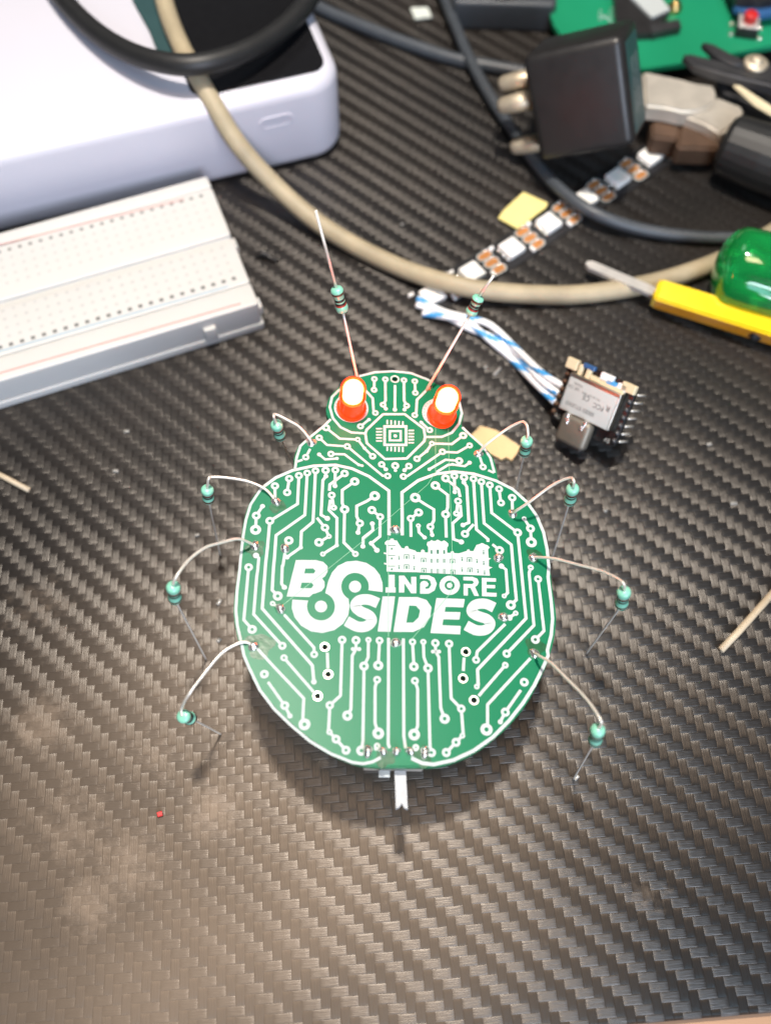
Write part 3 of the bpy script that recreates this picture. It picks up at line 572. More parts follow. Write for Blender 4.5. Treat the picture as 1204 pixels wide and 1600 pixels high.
eye(548.5, 640, (-.02, .02, 0)); eye(688.5, 650, (.03, -.02, 0))
# slide switch under the tail
s0 = P(614.5, 1196, 24.0)
sw = rbox('slide_switch', s0+Vector((0, 1.7, -.4)), BX, Vector((0, 1, 0)), BN, (10.2, 4.6, 3.0), .25, M['steel'], badge)
rbox('mounting_tab', P(600, 1209, 23.6), BX, Vector((0, 1, 0)), BN, (1.9, 1.2, .5), .1, M['label'], sw)
l0 = P(625, 1204, 23.4); l1 = P(627.5, 1262, 23.4); dv = (l1-l0).normalized(); sv = BX
ln = (l1-l0).length
pl = [l0-sv*.98, l0+sv*.98, l1+sv*.98+dv*.25, l1+sv*.35-dv*.05, l1+sv*.05-dv*.75, l1-sv*.45-dv*.1, l1-sv*1.0+dv*.15]
prism('switch_lever', pl, 1.5, M['lever'], sw)
# dried flux round some joints
for x, y, R_ in ((406, 1009, 2.3), (399, 858, 1.7), (433, 790, 1.5), (836, 1012, 1.8), (834, 868, 1.4), (600, 1184, 1.6), (660, 1184, 1.6)):
    ph = random.random()*6; c = B(x, y, .02); vs = [c]+[c+(BX*math.cos(a)+BY*math.sin(a))*R_*(1+.16*math.sin(3*a+ph)+.1*math.sin(5*a+2*ph)) for a in [2*math.pi*k/28 for k in range(28)]]
    mesh('flux_stain', vs, [(0, k+1, (k+1) % 28+1) for k in range(28)], M['flux'], badge)
# ------------------------------------------------------------------ things around the badge
def slab_data(c, e1, e2, l, d, h, rc, re, z0=0.0, n=8, rb=None):
    """rounded slab: plan corners rc, top and bottom edges rounded by re."""
    rb = re if rb is None else rb
    def loop(ins, z):
        out = []; a = l/2-ins; b = d/2-ins; r = max(rc-ins, .05)
        for qx, qy, a0 in ((1, 1, 0), (-1, 1, 90), (-1, -1, 180), (1, -1, 270)):
            for k in range(n+1):
                t = math.radians(a0+90*k/n); out.append(Vector(c)+e1*(qx*(a-r)+r*math.cos(t))+e2*(qy*(b-r)+r*math.sin(t))+Vector((0, 0, z)))
        return out
    lo = []
    for k in range(7): t = math.pi/2*k/6; lo.append((rb*(1-math.sin(t)), z0+rb*(1-math.cos(t))))
    for k in range(7): t = math.pi/2*k/6; lo.append((re*(1-math.cos(t)), z0+h-re*(1-math.sin(t))))
    vs, fs = [], []; m = 4*(n+1)
    for ins, z in lo: vs += loop(ins, z)
    for i in range(len(lo)-1):
        for k in range(m): k2 = (k+1) % m; fs.append((i*m+k, i*m+k2, (i+1)*m+k2, (i+1)*m+k))
    fs.append(tuple(range(m-1, -1, -1))); fs.append(tuple((len(lo)-1)*m+k for k in range(m)))
    return vs, fs
def axes(deg): a = math.radians(deg); return Vector((math.cos(a), math.sin(a), 0)), Vector((-math.sin(a), math.cos(a), 0))
Z3 = Vector((0, 0, 1))
def hit(px, py, p0, n):
    d = ray(px, py); return C0+d*((Vector(p0)-C0).dot(n)/d.dot(n))
# --- power bank
e1, e2 = axes(18); F0 = Vector((-50.8, 185.2, 0)); PH = 25.0
cr = F0+e1*((P(525, 120, 18)-F0).dot(e1)); cpb = cr-e1*75+e2*37
pb = mesh('power_bank', *slab_data(cpb, e1, e2, 150, 74, PH, 9, 4.0), M['powerbank'], None, True); fix_smooth(pb, 50)
tag(pb, 'thick white power bank with a glossy black window and rounded corners', 'power bank')
a0 = (P(288, 116, PH)-cr).dot(e1); a1 = -3.4; b0 = 3.6
pc = cr+e1*((a0+a1)/2)+e2*(b0+27)
mesh('display_window', *slab_data(pc, e1, e2, a1-a0, 54, .5, 4.0, .15, PH-.3), M['black_gloss'], pb, True)
sp = hit(432, 190, F0, e2)-e2*.02
def capsule(c, u, v, l, h, n=10):
    out = []
    for k in range(n+1): t = math.radians(-90+180*k/n); out.append(c+u*(l/2-h/2+math.cos(t)*h/2)+v*(math.sin(t)*h/2))
    for k in range(n+1): t = math.radians(90+180*k/n); out.append(c+u*(-l/2+h/2+math.cos(t)*h/2)+v*(math.sin(t)*h/2))
    return out
prism('port_rim', capsule(sp-e2*.25, e1, Z3, 9.0, 3.7), .5, M['powerbank'], pb, -e2, [capsule(sp-e2*.25, e1, Z3, 7.6, 2.3)])
mesh('port_plug', capsule(sp-e2*.08, e1, Z3, 7.7, 2.4), [tuple(range(22))], M['powerbank'], pb)
# --- breadboard
f1, f2 = axes(21); q0 = P(405, 478, 8.5); BT = 9.5
def bbp(a, b, z): return q0*1+f1*a+f2*b+Vector((0, 0, z-q0.z))
bd_w = (P(303, 280, BT)-q0).dot(f2)
bb = mesh('breadboard', *slab_data(bbp(-60, bd_w/2, 0), f1, f2, 120.8, bd_w+.8, 2.4, .8, .5), M['white_abs'], None, True); fix_smooth(bb, 50)
tag(bb, 'white solderless breadboard lying in front of the power bank', 'breadboard')
rn = (P(200, 484, BT)-q0).dot(f2); rf = (P(150, 352, BT)-q0).dot(f2); gap = (P(200, 418, BT)-q0).dot(f2)
cuts = [(0.0, rn-2.5), (rn-2.35, gap-1.1), (gap+1.1, rf+2.0), (rf+2.15, bd_w)]
for i, (u0, u1) in enumerate(cuts):
    o = mesh('rail_strip' if i in (0, 3) else 'contact_block', *slab_data(bbp(-60, (u0+u1)/2, 0), f1, f2, 120, u1-u0, BT-2.3, .7, .45, 2.3), M['white_abs'], bb, True); fix_smooth(o, 50)
mesh('channel_floor', *slab_data(bbp(-60, gap, 0), f1, f2, 119.6, 2.4, 6.2, .3, .1, 2.3), M['white_abs'], bb)
hs = []; hs2 = []
def hq(a, b, s): return [bbp(a-s, b-s, BT+.03), bbp(a+s, b-s, BT+.03), bbp(a+s, b+s, BT+.03), bbp(a-s, b+s, BT+.03)], [(0, 1, 2, 3)]
an = (P(364, 432, BT)-q0).dot(f1)
for i in range(42):
    a = an-2.54*i; hs.append(hq(a, rn, .50)); hs.append(hq(a, rf, .42))
    for k in range(1, 5):
        hs2.append(hq(a, rn+2.54*k, .42)); hs2.append(hq(a, rf-2.54*k, .38))
M['hole'] = mat('breadboard_socket', (0.16, 0.16, 0.155), 0.6); M['hole2'] = mat('breadboard_socket_pale', (0.46, 0.46, 0.45), 0.6)
tag(mesh('socket_row', *join(hs), M['hole'], bb), kind='stuff'); tag(mesh('socket_grid', *join(hs2), M['hole2'], bb), kind='stuff')
M['pline_r'] = mat('pale_red_ink', (0.60, 0.24, 0.21), 0.6); M['pline_b'] = mat('pale_blue_ink', (0.30, 0.42, 0.50), 0.6)
for (x0, y0, x1, y1, m, wd) in ((0, 583, 376, 474, 'pline_r', .35), (0, 549, 357, 447, 'pline_b', .45), (0, 382, 288, 311, 'pline_r', .3)):
    A = P(x0, y0, BT+.03); D = P(x1, y1, BT+.03); A = A+(A-D)*.2; s = f2*wd/2; mesh('printed_line', [A-s, D-s, D+s, A+s], [(0, 1, 2, 3)], M[m], bb)
tb = hit(327, 512, q0, f2); rbox('locking_tab', Vector((tb.x, tb.y, 4.6))-f2*.3, f1, f2, Z3, (3.0, 1.6, 4.2), .35, M['white_abs'], bb)
for k in range(2): rbox('locking_tab', bbp(.5, 4+20*k, 3.6), f1, f2, Z3, (1.3, 3.2, 2.8), .3, M['white_abs'], bb)
# --- cables
def cable(name, pts, r, m, label, cat='cable', seg=14):
    o = tube(name, spline([P(*p) for p in pts], 8), r, M[m], None, seg); return tag(o, label, cat)
cable('beige_cable', [(246, -40, 27.8), (262, 20, 27.6), (282, 70, 27.6), (308, 118, 27.2), (335, 165, 23.6), (372, 225, 17), (425, 285, 9), (490, 343, 3.8), (560, 387, 2.4), (640, 424, 2.8), (720, 447, 4.6), (800, 458, 3.2), (900, 460, 2.4), (1000, 446, 2.4), (1080, 424, 2.4), (1150, 395, 2.4), (1230, 350, 2.4)], 2.35, 'beige', 'grimy beige cable draped over the power bank and curving across the desk')
cable('thick_black_cable', [(60, -60, 28), (100, 0, 28.5), (150, 50, 29.5), (205, 83, 31), (262, 99, 32.4), (312, 100, 32.6), (368, 86, 31.5), (420, 60, 30), (465, 22, 29), (500, -30, 28.5)], 2.55, 'rubber', 'thick black cable looped over the top of the power bank')
cable('thin_slate_cable', [(680, -40, 4), (703, 20, 4), (730, 85, 3.6), (765, 150, 3), (803, 207, 3), (842, 262, 3.2), (882, 302, 4.2), (930, 334, 4.4), (1000, 358, 2.4), (1080, 370, 1.8), (1150, 372, 1.8), (1240, 368, 1.8)], 1.6, 'cable_grey', 'slim slate grey cable crossing over the bare light strip')
cable('short_black_cable', [(440, -25, 2), (500, 12, 2), (560, 38, 2), (620, 62, 2), (680, 83, 2), (722, 95, 2), (770, 104, 1.9), (835, 116, 1.9)], 1.8, 'cable_grey', 'straight dark cable running from behind the power bank under the slate cable')
# teal strap on the power bank
tp = [P(x, y, PH+.9) for x, y in ((196, -40), (207, 0), (232, 45), (247, 82), (262, 98), (288, 96), (283, 60), (270, 20), (258, -40))]
tag(prism('teal_strap', tp, .8, M['teal']), 'dark teal flat strap lying beside the beige cable on the power bank', 'strap')
# --- light strip
LP = [(675, 460.5), (737, 425), (799, 387), (857, 348), (914, 310), (965, 277), (1015, 243.5)]
LW = [P(x, y, 1.4) for x, y in LP]
ls = thing('light_strip', 'black flexible light strip with white square lamps and copper pads', 'light strip', (LW[3].x, LW[3].y, 0))
d0 = (LW[1]-LW[0]).normalized(); d1 = (LW[-1]-LW[-2]).normalized()
cl = [LW[0]-d0*4.2]+LW+[LW[-1]+d1*9.5]
sv_, sf_ = [], []
for i, p in enumerate(cl):
    t = (cl[min(i+1, len(cl)-1)]-cl[max(i-1, 0)]).normalized(); s = Z3.cross(t)*4.7
    b = Vector((p.x, p.y, .35)); sv_ += [b+s, b-s, b+s-Z3*.3, b-s-Z3*.3]
for i in range(len(cl)-1):
    a = 4*i; b = a+4; sf_ += [(a, a+1, b+1, b), (a+2, b+2, b+3, a+3), (a, b, b+2, a+2), (a+1, a+3, b+3, b+1)]
mesh('flex_strip', sv_, sf_, M['flex'], ls)
for i, p in enumerate(LW):
    t = ((LW[min(i+1, 6)]-LW[max(i-1, 0)])).normalized(); s = Z3.cross(t); c = Vector((p.x, p.y, .36))
    pk = rbox('lamp_package', c+Z3*.8, t, s, Z3, (5.0, 5.0, 1.6), .25, M['ledpkg'], ls)
    mesh('lens_disc', [c+Z3*1.63+(t*math.cos(a)+s*math.sin(a))*1.9 for a in [2*math.pi*k/20 for k in range(20)]], [tuple(range(20))], M['ledlens'], pk)
    parts = [rbox('x', c+t*(sx*2.75)+s*sy+Z3*.35, t, s, Z3, (1.0, 1.1, .7), .2, None, verts_only=True, seg=1) for sx in (-1, 1) for sy in (-1.75, 0, 1.75)]
    mesh('lamp_solder_feet', *join(parts), M['solder'], ls, True)
    if i == 3 or i < 3: parts = [rbox('x', c+t*4.3+s*sy+Z3*.45, t, s, Z3, (.9, 1.7, .8), .15, None, verts_only=True, seg=1) for sy in (-3.3,)]+[rbox('x', c-t*4.0+s*3.4+Z3*.4, t, s, Z3, (1.6, .9, .8), .15, None, verts_only=True, seg=1)]; mesh('chip_capacitor', *join(parts), M['ledpkg'], ls)
    nxt = LW[i+1] if i < 6 else p+t*11.4
    mid = p.lerp(nxt, .5); c2 = Vector((mid.x, mid.y, .36)); t2 = (nxt-p).normalized(); s2 = Z3.cross(t2)
    for k in (-1, 0, 1):
        cc = c2+s2*(2.75*k)
        mesh('copper_pad', capsule(cc+Z3*.06, t2, s2, 3.9, 2.0, 5), [tuple(range(12))], M['copper'], ls)
        pr = [capsule(cc+Z3*.04, t2, s2, 4.6, 2.6, 5), capsule(cc+Z3*.04, t2, s2, 4.0, 2.05, 5)]; n = 12
        mesh('pad_outline', pr[0]+pr[1], [(j, (j+1) % n, n+(j+1) % n, n+j) for j in range(n)], M['silk'], ls)
        mesh('solder_bead', *lathe_data(cc+s2*1.37+t2*1.2, Z3, [(.55, 0), (.5, .25), (.2, .42)], 8), M['solder'], ls, True)
# blue and white twisted wires
def striped(pts, r, ph, label):
    c = spline(pts, 10); seg = 12; v, f = tube_data(c, r, seg); mi = []; s = 0
    for i in range(len(c)-1):
        s += (c[i+1]-c[i]).length
        for k in range(seg): mi.append(1 if ((k/seg+s/13+ph) % 1) < .27 else 0)
    mi += [0, 0]; o = mesh('striped_wire', v, f, [M['white_wire'], M['blue_wire']], None, True, mi)
    return tag(o, label, 'wire', 'wires soldered between strip and module')
striped([P(*p) for p in ((652, 466, 2.2), (690, 486, 2.2), (730, 497, 2.2), (766, 508, 2.4), (806, 545, 2.6), (845, 582, 6), (878, 603, 8))], .82, .0, 'blue striped white wire along the upper side of the twisted run')
striped([P(*p) for p in ((650, 476, 1.4), (690, 490, 1.2), (730, 512, 1.4), (766, 526, 1.2), (806, 552, 1.3), (842, 592, 5), (872, 615, 6.5))], .82, .45, 'blue striped white wire in the middle of the twisted run')
striped([P(*p) for p in ((660, 490, 1.0), (690, 494, 1.9), (730, 503, 2.4), (766, 533, 1.6), (800, 562, 1.0), (835, 598, 3.5), (866, 628, 5.2))], .82, .8, 'blue striped white wire along the lower side of the twisted run')
# --- microcontroller module
zb = 7.0
mc = [P(886, 555, 12.5), P(1000, 611, 18.5), P(953, 696, 8.5), P(863, 656, 2.5)]
o0 = sum(mc, Vector())/4; mx_ = ((mc[1]-mc[0])+(mc[2]-mc[3])).normalized(); my_ = ((mc[0]-mc[3])+(mc[1]-mc[2])); my_ = (my_-mx_*my_.dot(mx_)).normalized(); mz_ = mx_.cross(my_)
mw = ((mc[1]-mc[0]).length+(mc[2]-mc[3]).length)/2; mh = ((mc[0]-mc[3]).length+(mc[1]-mc[2]).length)/2
mo = thing('controller_module', 'small black controller board with silver usb socket and white printed label on shield', 'module', (o0.x, o0.y, 0))
def mp(a, b, h): return o0+mx_*a*mw+my_*b*mh+mz_*h
pcb = mesh('module_board', *slab_data(Vector((0, 0, 0)), Vector((1, 0, 0)), Vector((0, 1, 0)), mw, mh, 1.1, 1.5, .1, -1.1), M['board_black'], None)
for v in pcb.data.vertices: q = v.co/MM; v.co = (o0+mx_*q.x+my_*q.y+mz_*q.z-wloc(mo))*MM
pcb.parent = mo
sh = rbox('shield_can', mp(0.02, .035, 1.1), mx_, my_, mz_, (mw*.76, mh*.60, 2.0), .3, M['shield'], mo)
rbox('printed_label', mp(0.02, .01, 2.13), mx_, my_, mz_, (mw*.72, mh*.52, .08), .03, M['label'], sh)
us = rbox('usb_socket', mp(-.03, -.50, 1.5), mx_, my_, mz_, (7.9, 6.6, 2.9), 1.1, M['usb'], mo)
rbox('usb_front_lip', mp(-.03, -.50, 1.5)-my_*3.1, mx_, my_, mz_, (6.9, .9, 2.0), .3, M['black_plastic'], us)
for k in (-1, 1):
    for j in range(2): rbox('socket_tab', mp(-.03, -.30-.08*j, 2.6)+mx_*(k*(2.4-.4*j)), mx_, my_, mz_, (.9, 1.3, 1.4), .2, M['solder'], us)
for j in range(7):
    b = .38-.127*j*1.0
    for k in (-1, 1):
        c = mp(.47*k, b, .1); pn = mesh('header_pin', *lathe_data(c-mz_*1.2, mz_, [(.6, 0), (.7, 1.0), (.55, 1.4), (.25, 1.7)], 8), M['rust' if k < 0 else 'dark_steel'], mo, True)
        mesh('pin_tail', *lathe_data(c-mz_*1.2+mx_*k*.6, -mz_, [(.26, 0), (.26, 3.6)], 6), M['steel'] if k > 0 else M['brass'], pn, True)
for a, b, sx, sy, m in ((-.42, .44, 3.0, 2.4, 'cream'), (-.28, .40, 1.0, 2.6, 'cream'), (-.16, .39, 1.2, 2.2, 'cream'), (-.05, .37, 2.6, 1.0, 'cream'), (.20, .36, 6.5, 1.0, 'cream'), (.10, .46, 3.2, 1.6, 'white_wire'), (.19, .41, 2.6, 1.0, 'blue_wire'), (.42, .45, 3.4, 2.0, 'cream'), (-.18, .5, 3, 1.0, 'blue'), (.34, .42, 2.4, 1.4, 'ledpkg')):
    rbox('chip_part', mp(a, b, .6), mx_, my_, mz_, (sx, sy, 1.2), .12, M[m], mo, 1)
def text(s, c, X, Y, Zn, size, m, parent, name='printed_text', bold=0.0):
    cu = bpy.data.curves.new(name, 'FONT'); cu.body = s; cu.size = 1; cu.align_x = 'CENTER'; cu.align_y = 'CENTER'; cu.offset = bold; cu.resolution_u = 3
    t = bpy.data.objects.new('t', cu); col.objects.link(t); dg = bpy.context.evaluated_depsgraph_get(); me = t.evaluated_get(dg).to_mesh()
    vs = [Vector(c)+X*v.co.x*size+Y*v.co.y*size for v in me.vertices]; fs = [tuple(p.vertices) for p in me.polygons]
    t.evaluated_get(dg).to_mesh_clear(); bpy.data.objects.remove(t); bpy.data.curves.remove(cu)
    return mesh(name, vs, fs, M[m], parent)
for s, a, b, z_ in (('SEEED STUDIO', -.06, -.125, 1.5), ('CE', -.03, .065, 2.0), ('FCC', .17, .02, 1.9), ('UK CA', -.24, .13, 1.3), ('R', .30, .06, 2.2), ('MODEL', -.2, .20, .9), ('FCC ID Z4T XIAO', .02, .12, .8)):
    text(s, mp(a, b, 2.19), -mx_, -my_, mz_, z_*.8, 'ink', sh)
text('5V', mp(.38, -.42, .03), -mx_, -my_, mz_, 1.3, 'silk', mo); text('D0', mp(-.39, -.42, .03), -mx_, -my_, mz_, 1.2, 'silk', mo)
# --- paper scraps
tag(prism('yellow_tape_scrap', [P(*p, 1.6) for p in ((778, 340), (787, 328), (817, 300), (855, 317), (853, 323), (808, 357))], .5, M['yellow_paper']), 'small pale yellow tape scrap stuck beside the light strip', 'tape')
tag(prism('tan_card_scrap', [P(*p, 1.2) for p in ((735, 680), (750, 665), (775, 672), (813, 698), (806, 710), (799, 719), (790, 714), (783, 718), (760, 705))], .7, M['tan_paper']), 'torn tan card scrap showing past the badge shoulder', 'scrap')
tag(prism('pale_paper_tag', [P(*p, 1.5) for p in ((641, 12), (668, 11), (674, 26), (648, 29))], .4, M['white_paper']), 'tiny pale tag on the desk near the far cables', 'tag')
# --- screwdrivers
def bar(name, A, D, prof, m, parent=None, n=6, rot=0.0, up=Z3):
    """faceted bar from A to D; prof = [(t, radius)]"""
    z = (D-A).normalized(); x = (up-z*up.dot(z)).normalized(); y = z.cross(x); L = (D-A).length; vs, fs = [], []
    for t, r in prof:
        for k in range(n): a = rot+2*math.pi*k/n; vs.append(A+z*t*L+(x*math.cos(a)+y*math.sin(a))*r)
    for i in range(len(prof)-1):
        for k in range(n): k2 = (k+1) % n; fs.append((i*n+k, i*n+k2, (i+1)*n+k2, (i+1)*n+k))
    fs += [tuple(range(n-1, -1, -1)), tuple((len(prof)-1)*n+k for k in range(n))]
    return mesh(name, vs, fs, m, parent)
yh0 = P(1021, 457, 5); yh1 = P(1330, 553, 5)
ys = thing('yellow_screwdriver', 'yellow square-handled tester screwdriver with bare steel blade', 'screwdriver', (yh0.x, yh0.y, 0))
hd = bar('handle', yh0, yh1, [(0, 3.3), (.012, 3.9), (1, 4.1)], M['yellow'], ys, 4, math.radians(-28))
hd.data.materials.append(M['amber'])
for p in hd.data.polygons:
    if abs(p.normal.y) > .5: p.material_index = 1
bmh = bmesh.new(); bmh.from_mesh(hd.data); bmesh.ops.bevel(bmh, geom=[e for e in bmh.edges], offset=.5*MM, segments=2, affect='EDGES'); bmh.to_mesh(hd.data); bmh.free()
ba = P(915, 412, 4.2); bz = yh0; dd = (bz-ba).normalized(); sd = Z3.cross(dd).normalized()
bl = [ba+sd*.5, ba+dd*1.2+sd*1.2, bz+sd*1.35, bz-sd*1.35, ba+dd*1.2-sd*1.2, ba-sd*.5]
bo = prism('blade', [q+Z3*.5 for q in bl], 1.1, M['steel'], ys)
screwh = P(1180, 513, 3.2); mesh('clip_screw', *lathe_data(P(1179, 516, 4.0)+Vector((0, -1, 0)), Vector((0, -1, .3)), [(1.6, 0), (1.6, 1.0), (.8, 1.2)], 12), M['black_plastic'], ys, True)
g0 = P(1116, 408, 11); g1 = P(1330, 468, 11); gd = (g1-g0).normalized()
gs = thing('green_screwdriver', 'translucent green fluted screwdriver handle behind the yellow screwdriver', 'screwdriver', (g0.x, g0.y, 0))
gx = (Z3-gd*Z3.dot(gd)).normalized(); gy = gd.cross(gx); gv, gf = [], []; ng = 48; prof = []
for k in range(9): t = math.pi/2*k/8; prof.append((9.6*math.sin(t)*.98+.05, 5.5*(1-math.cos(t))))
prof += [(9.7, 9), (9.7, 40)]
for i, (r_, h_) in enumerate(prof):
    fl = min(1, max(0, (h_-6)/4))
    for k in range(ng):
        a = 2*math.pi*k/ng; fd = max(0, math.cos(6*a))**2*2.4*fl; gv.append(g0+gd*h_+(gx*math.cos(a)+gy*math.sin(a))*(r_-fd))
for i in range(len(prof)-1):
    for k in range(ng): k2 = (k+1) % ng; gf.append((i*ng+k, i*ng+k2, (i+1)*ng+k2, (i+1)*ng+k))
gf += [tuple(range(ng-1, -1, -1)), tuple((len(prof)-1)*ng+k for k in range(ng))]
mesh('handle', gv, gf, M['green_acetate'], gs, True)
mesh('inner_shank', *lathe_data(g0+gd*16, gd, [(2.6, 0), (2.6, 26)], 16), M['green_board'], gs, True)
# --- charger
VW = (C0-P(902, 150, 30)).normalized(); r0_ = (Vector((1, 0, 0))-VW*VW.x).normalized(); u0_ = VW.cross(r0_)
cg = math.radians(13.5); ru = r0_*math.cos(cg)+u0_*math.sin(cg); CY = u0_*math.cos(cg)-r0_*math.sin(cg); th = math.radians(14)
pt = math.radians(12); CY, VW = CY*math.cos(pt)+VW*math.sin(pt), VW*math.cos(pt)-CY*math.sin(pt)
CX = ru*math.cos(th)+VW*math.sin(th); CZ = VW*math.cos(th)-ru*math.sin(th)
cc_ = P(903, 160, 26)-CZ*10
ch = thing('wall_charger', 'black block wall charger lying tilted on its brass pins', 'charger', (cc_.x, cc_.y, 0))
rbox('charger_body', cc_, CX, CY, CZ, (24.0, 25.5, 20), 2.2, M['black_plastic'], ch, 4)
rbox('rating_plate', cc_+CX*11.95, CX, CY, CZ, (.3, 21, 14), .1, M['teal'], ch, 1)
for s, k in (('INPUT 100-240V', 2.6), ('OUTPUT 5V 2A', -.4), ('MADE IN INDIA', -3.4)): text(s, cc_+CX*12.13+CZ*k, CY, CZ, CX, 1.8, 'lever', ch)
for b, hh in ((5.5, -1.0), (1.2, 3.0), (-10.5, -1.0)):
    p = cc_-CX*12.0+CY*b+CZ*hh; mesh('brass_pin', *lathe_data(p, -CX, [(2.3, 0), (2.3, 5.5), (2.0, 9.0), (1.5, 10.0)], 16), M['brass'], ch, True)
# --- green prototype board
gz = 6.0
gb = thing('prototype_board', 'green circuit board with red push button and white labelled radio module', 'circuit board', P(1050, 40, 0))
prism('board', [P(*p, gz) for p in ((850, -110), (852, -30), (856, 12), (864, 38), (876, 56), (892, 68), (930, 78), (1003, 108), (1075, 97), (1210, 70), (1330, 45), (1330, -110))], 1.6, M['green_board'], gb)
for x, y in ((900, 20), (1190, 40), (1100, -60)): mesh('standoff', *lathe_data(P(x, y, gz-1.7)*1, -Z3, [(2, 0), (2, gz-1.7)], 10), M['black_plastic'], gb, True)
prism('radio_module', [P(*p, gz+2.2) for p in ((956, -30), (1005, -30), (1046, 20), (1016, 52), (968, 54), (962, 30))], 2.0, M['black_plastic'], gb)
prism('label', [P(*p, gz+3.0) for p in ((984, -6), (1028, -8), (1046, 14), (1018, 27))], .7, M['label'], gb)
mesh('antenna_plug', *lathe_data(P(1052, 16, gz+.1), Z3, [(2.0, 0), (2.0, 1.5), (1.3, 1.7), (1.3, 2.6)], 14), M['gold'], gb, True)
prism('pin_header', [P(*p, gz+2.4) for p in ((1014, 38), (1060, 30), (1064, 42), (1018, 52))], 2.2, M['dark_steel'], gb)
bc = P(1163, 50, gz); bx, by = axes(-12)
bs = rbox('push_button', bc+Z3*1.6, bx, by, Z3, (6.2, 6.2, 3.2), .3, M['black_plastic'], gb)
rbox('steel_frame', bc+Z3*3.35, bx, by, Z3, (5.6, 5.6, .3), .08, M['steel'], bs); mesh('red_cap', *lathe_data(bc+Z3*3.4, Z3, [(1.9, 0), (1.9, 2.2), (1.6, 2.5)], 16), M['red'], bs, True)
for sx, sy in ((-4, -2.2), (4, -2.2), (-4, 2.2), (4, 2.2)): mesh('button_leg', *lathe_data(bc+bx*sx+by*sy, Z3, [(.8, 0), (.7, .4), (.3, .8)], 10), M['solder'], bs, True)
prism('blue_module', [P(*p, gz+4) for p in ((1146, -30), (1146, 12), (1172, 27), (1260, 14), (1260, -40))], 1.4, M['blue'], gb); prism('module_top', [P(*p, gz+6.5) for p in ((1136, -34), (1150, -2), (1190, 2), (1260, -8), (1260, -50))], 2.2, M['black_plastic'], gb)
tag(mesh('solder_specks', *join([lathe_data(P(random.uniform(935, 972), random.uniform(12, 38), gz+.02), Z3, [(.35, 0), (.2, .25)], 6) for _ in range(26)]), M['silk'], gb, True), kind='stuff')
# --- pliers and cutters
Zp = zoomer(1000, 90, 5.9); Zc = zoomer(850, 0, 3.4)
pz = 13.0
pr_ = thing('combination_pliers', 'worn steel pliers head with a fat black grip behind the charger', 'pliers', P(1080, 170, 0))
def plate(name, Z, pts, z, h, m, parent, bev=.7):
    o = prism(name, [P(*Z(*p), z) for p in pts], h, M[m], parent); b_ = bmesh.new(); b_.from_mesh(o.data)
    bmesh.ops.bevel(b_, geom=[e for e in b_.edges if len(e.link_faces) == 2 and e.calc_face_angle(0) > .8], offset=bev*MM, segments=3, affect='EDGES', clamp_overlap=True); b_.to_mesh(o.data); b_.free()
    for p in o.data.polygons: p.use_smooth = True
    fix_smooth(o, 40); return o
plate('jaw', Zp, [(20, 115), (130, 138), (380, 190), (520, 228), (680, 250), (700, 330), (690, 400), (640, 452), (520, 492), (390, 497), (250, 462), (40, 440)], pz, 5, 'plier', pr_)
plate('lower_jaw', Zp, [(110, 430), (395, 500), (350, 760), (100, 730)], 8, 6, 'rust', pr_)
plate('pivot_arm', Zp, [(385, 480), (640, 440), (690, 350), (950, 450), (940, 540), (830, 640), (740, 700), (600, 610), (400, 530)], pz-1.5, 5, 'plier', pr_)
plate('lower_arm', Zp, [(395, 515), (560, 570), (740, 690), (720, 840), (330, 830)], 8.5, 6, 'rust', pr_)
pa = P(1128, 222, 9); pe = P(1330, 300, 9); bar('grip', pa, pe, [(0, 4.2), (.01, 6.2), (.05, 7.6), (.3, 8.2), (1, 8.0)], M['rubber'], pr_, 24)
for p in pr_.children[-1].data.polygons: p.use_smooth = True
cz = 17.0
ct = thing('side_cutters', 'dark steel side cutters with a round pivot screw over the green board', 'cutters', P(1180, 110, 0))
plate('upper_jaw', Zc, [(835, 215), (905, 232), (1000, 285), (1080, 325), (1060, 350), (1000, 335), (930, 300), (880, 262)], cz+1, 2.5, 'dark_steel', ct, .5)
plate('lower_jaw', Zc, [(733, 272), (792, 282), (900, 308), (1040, 345), (1130, 300), (1230, 340), (1400, 420), (1400, 520), (1204, 450), (1050, 415), (900, 375), (805, 340)], cz, 3.5, 'dark_steel', ct, .8)
plate('spring_lever', Zc, [(925, 405), (985, 420), (1060, 440), (1300, 560), (1300, 640), (1130, 560), (960, 490), (920, 445)], cz-5, 3, 'dark_steel', ct, .6)
plate('handle_edge', Zc, [(1000, 445), (1040, 450), (1300, 620), (1300, 660), (1120, 555)], cz-1.4, 1.0, 'cream', ct, .3)
sc_ = P(*Zc(1118, 345), cz+.2); mesh('pivot_screw', *lathe_data(sc_, Z3, [(3.2, 0), (3.2, .7), (2.6, 1.1), (1.6, 1.1), (1.5, 1.9), (1.2, 2.2)], 24), M['brass'], ct, True); fix_smooth(ct.children[-1], 40)
# --- far dark box
bxa = thing('black_enclosure', 'dark blue-grey plastic case at the far edge of the desk', 'case', P(780, 0, 0))
f_1, f_2 = axes(-3); bo_ = P(775, 42, 3); mesh('case_body', *slab_data(Vector((bo_.x+3, bo_.y+22, 0)), f_1, f_2, 30, 40, 9, 2, 1.2), M['cable_grey'], bxa, True); fix_smooth(bxa.children[-1], 50)
mesh('case_knob', *lathe_data(Vector((bo_.x+2, bo_.y+8, 9)), Z3, [(5, 0), (5, 2.5), (4.2, 3.2)], 20), M['cable_grey'], bxa, True)
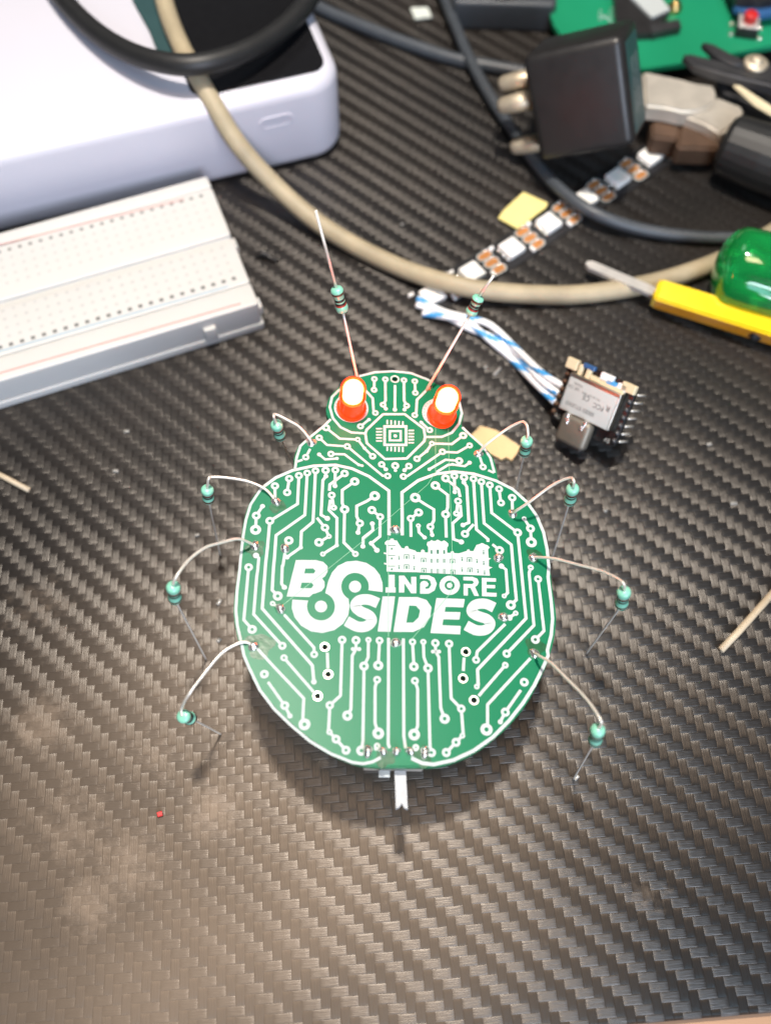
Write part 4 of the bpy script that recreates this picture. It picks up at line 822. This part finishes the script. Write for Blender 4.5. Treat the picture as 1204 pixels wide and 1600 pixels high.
# --- small bits lying on the vinyl
tag(tube('bent_black_scrap', spline([P(*p) for p in ((402, 400, .6), (410, 396, 1.4), (418, 399, 1.0), (424, 404, .6), (434, 408, .6))], 5), .75, M['black_plastic']), 'short bent black scrap beside the breadboard corner', 'scrap')
tag(tube('grey_wire_stub', [P(-30, 728, .65), P(10, 747, .65), P(46, 766, .65)], .62, M['stick']), 'grey wire stub poking in past the breadboard', 'wire')
tag(tube('tan_stick', [P(1125, 1016, .75), P(1150, 990, .75), P(1230, 900, .75)], .78, M['stick']), 'thin tan stick with a cut end beside the badge legs', 'stick')
tag(mesh('red_speck', *rbox('x', P(250, 1272, .4), Vector((.9, .3, 0)), Vector((-.3, .9, 0)), Z3, (1.1, 1.0, .7), .15, None, verts_only=True), M['red']), 'tiny red plastic speck on the vinyl', 'speck')
for i, (x, y, l, a, lb) in enumerate(((198, 674, 1.2, 10, 'tiny clear flake on the vinyl nearest the breadboard front'), (181, 736, 1.2, 0, 'tiny clear flake between the breadboard and the grey wire stub'), (758, 574, .9, 60, 'round grey crumb behind the right lamp eye'), (776, 580, 2.8, 55, 'pale sliver behind the right lamp eye'), (1145, 786, 1.6, 5, 'bright clear flake on bare vinyl beyond the module'), (945, 798, .8, 30, 'dull crumb beside the upper resistor leg'), (1107, 694, 1.2, 10, 'faint flake to the side of the module'), (308, 836, 1.0, 20, 'pale crumb next to a resistor leg foot'), (342, 941, 1.4, 60, 'pale chip between two resistor legs'), (342, 1000, 1.0, 60, 'small pale chip by the lowest resistor leg'), (900, 1215, 1.2, 40, 'tan crumb at a resistor foot'), (628, 350, .7, 0, 'dust grain beyond the antennae'))):
    a = math.radians(a); ux = Vector((math.cos(a), math.sin(a), 0)); uy = Z3.cross(ux)
    v, f = rbox('x', P(x, y, .25), ux, uy, Z3, (l, .7, .4), .12, None, verts_only=True)
    v = [q+Vector((random.uniform(-.08, .08), random.uniform(-.08, .08), 0)) for q in v]
    tag(mesh('flake', v, f, M['flake'], None, True), lb, 'flake', 'crumbs and flakes on the vinyl')
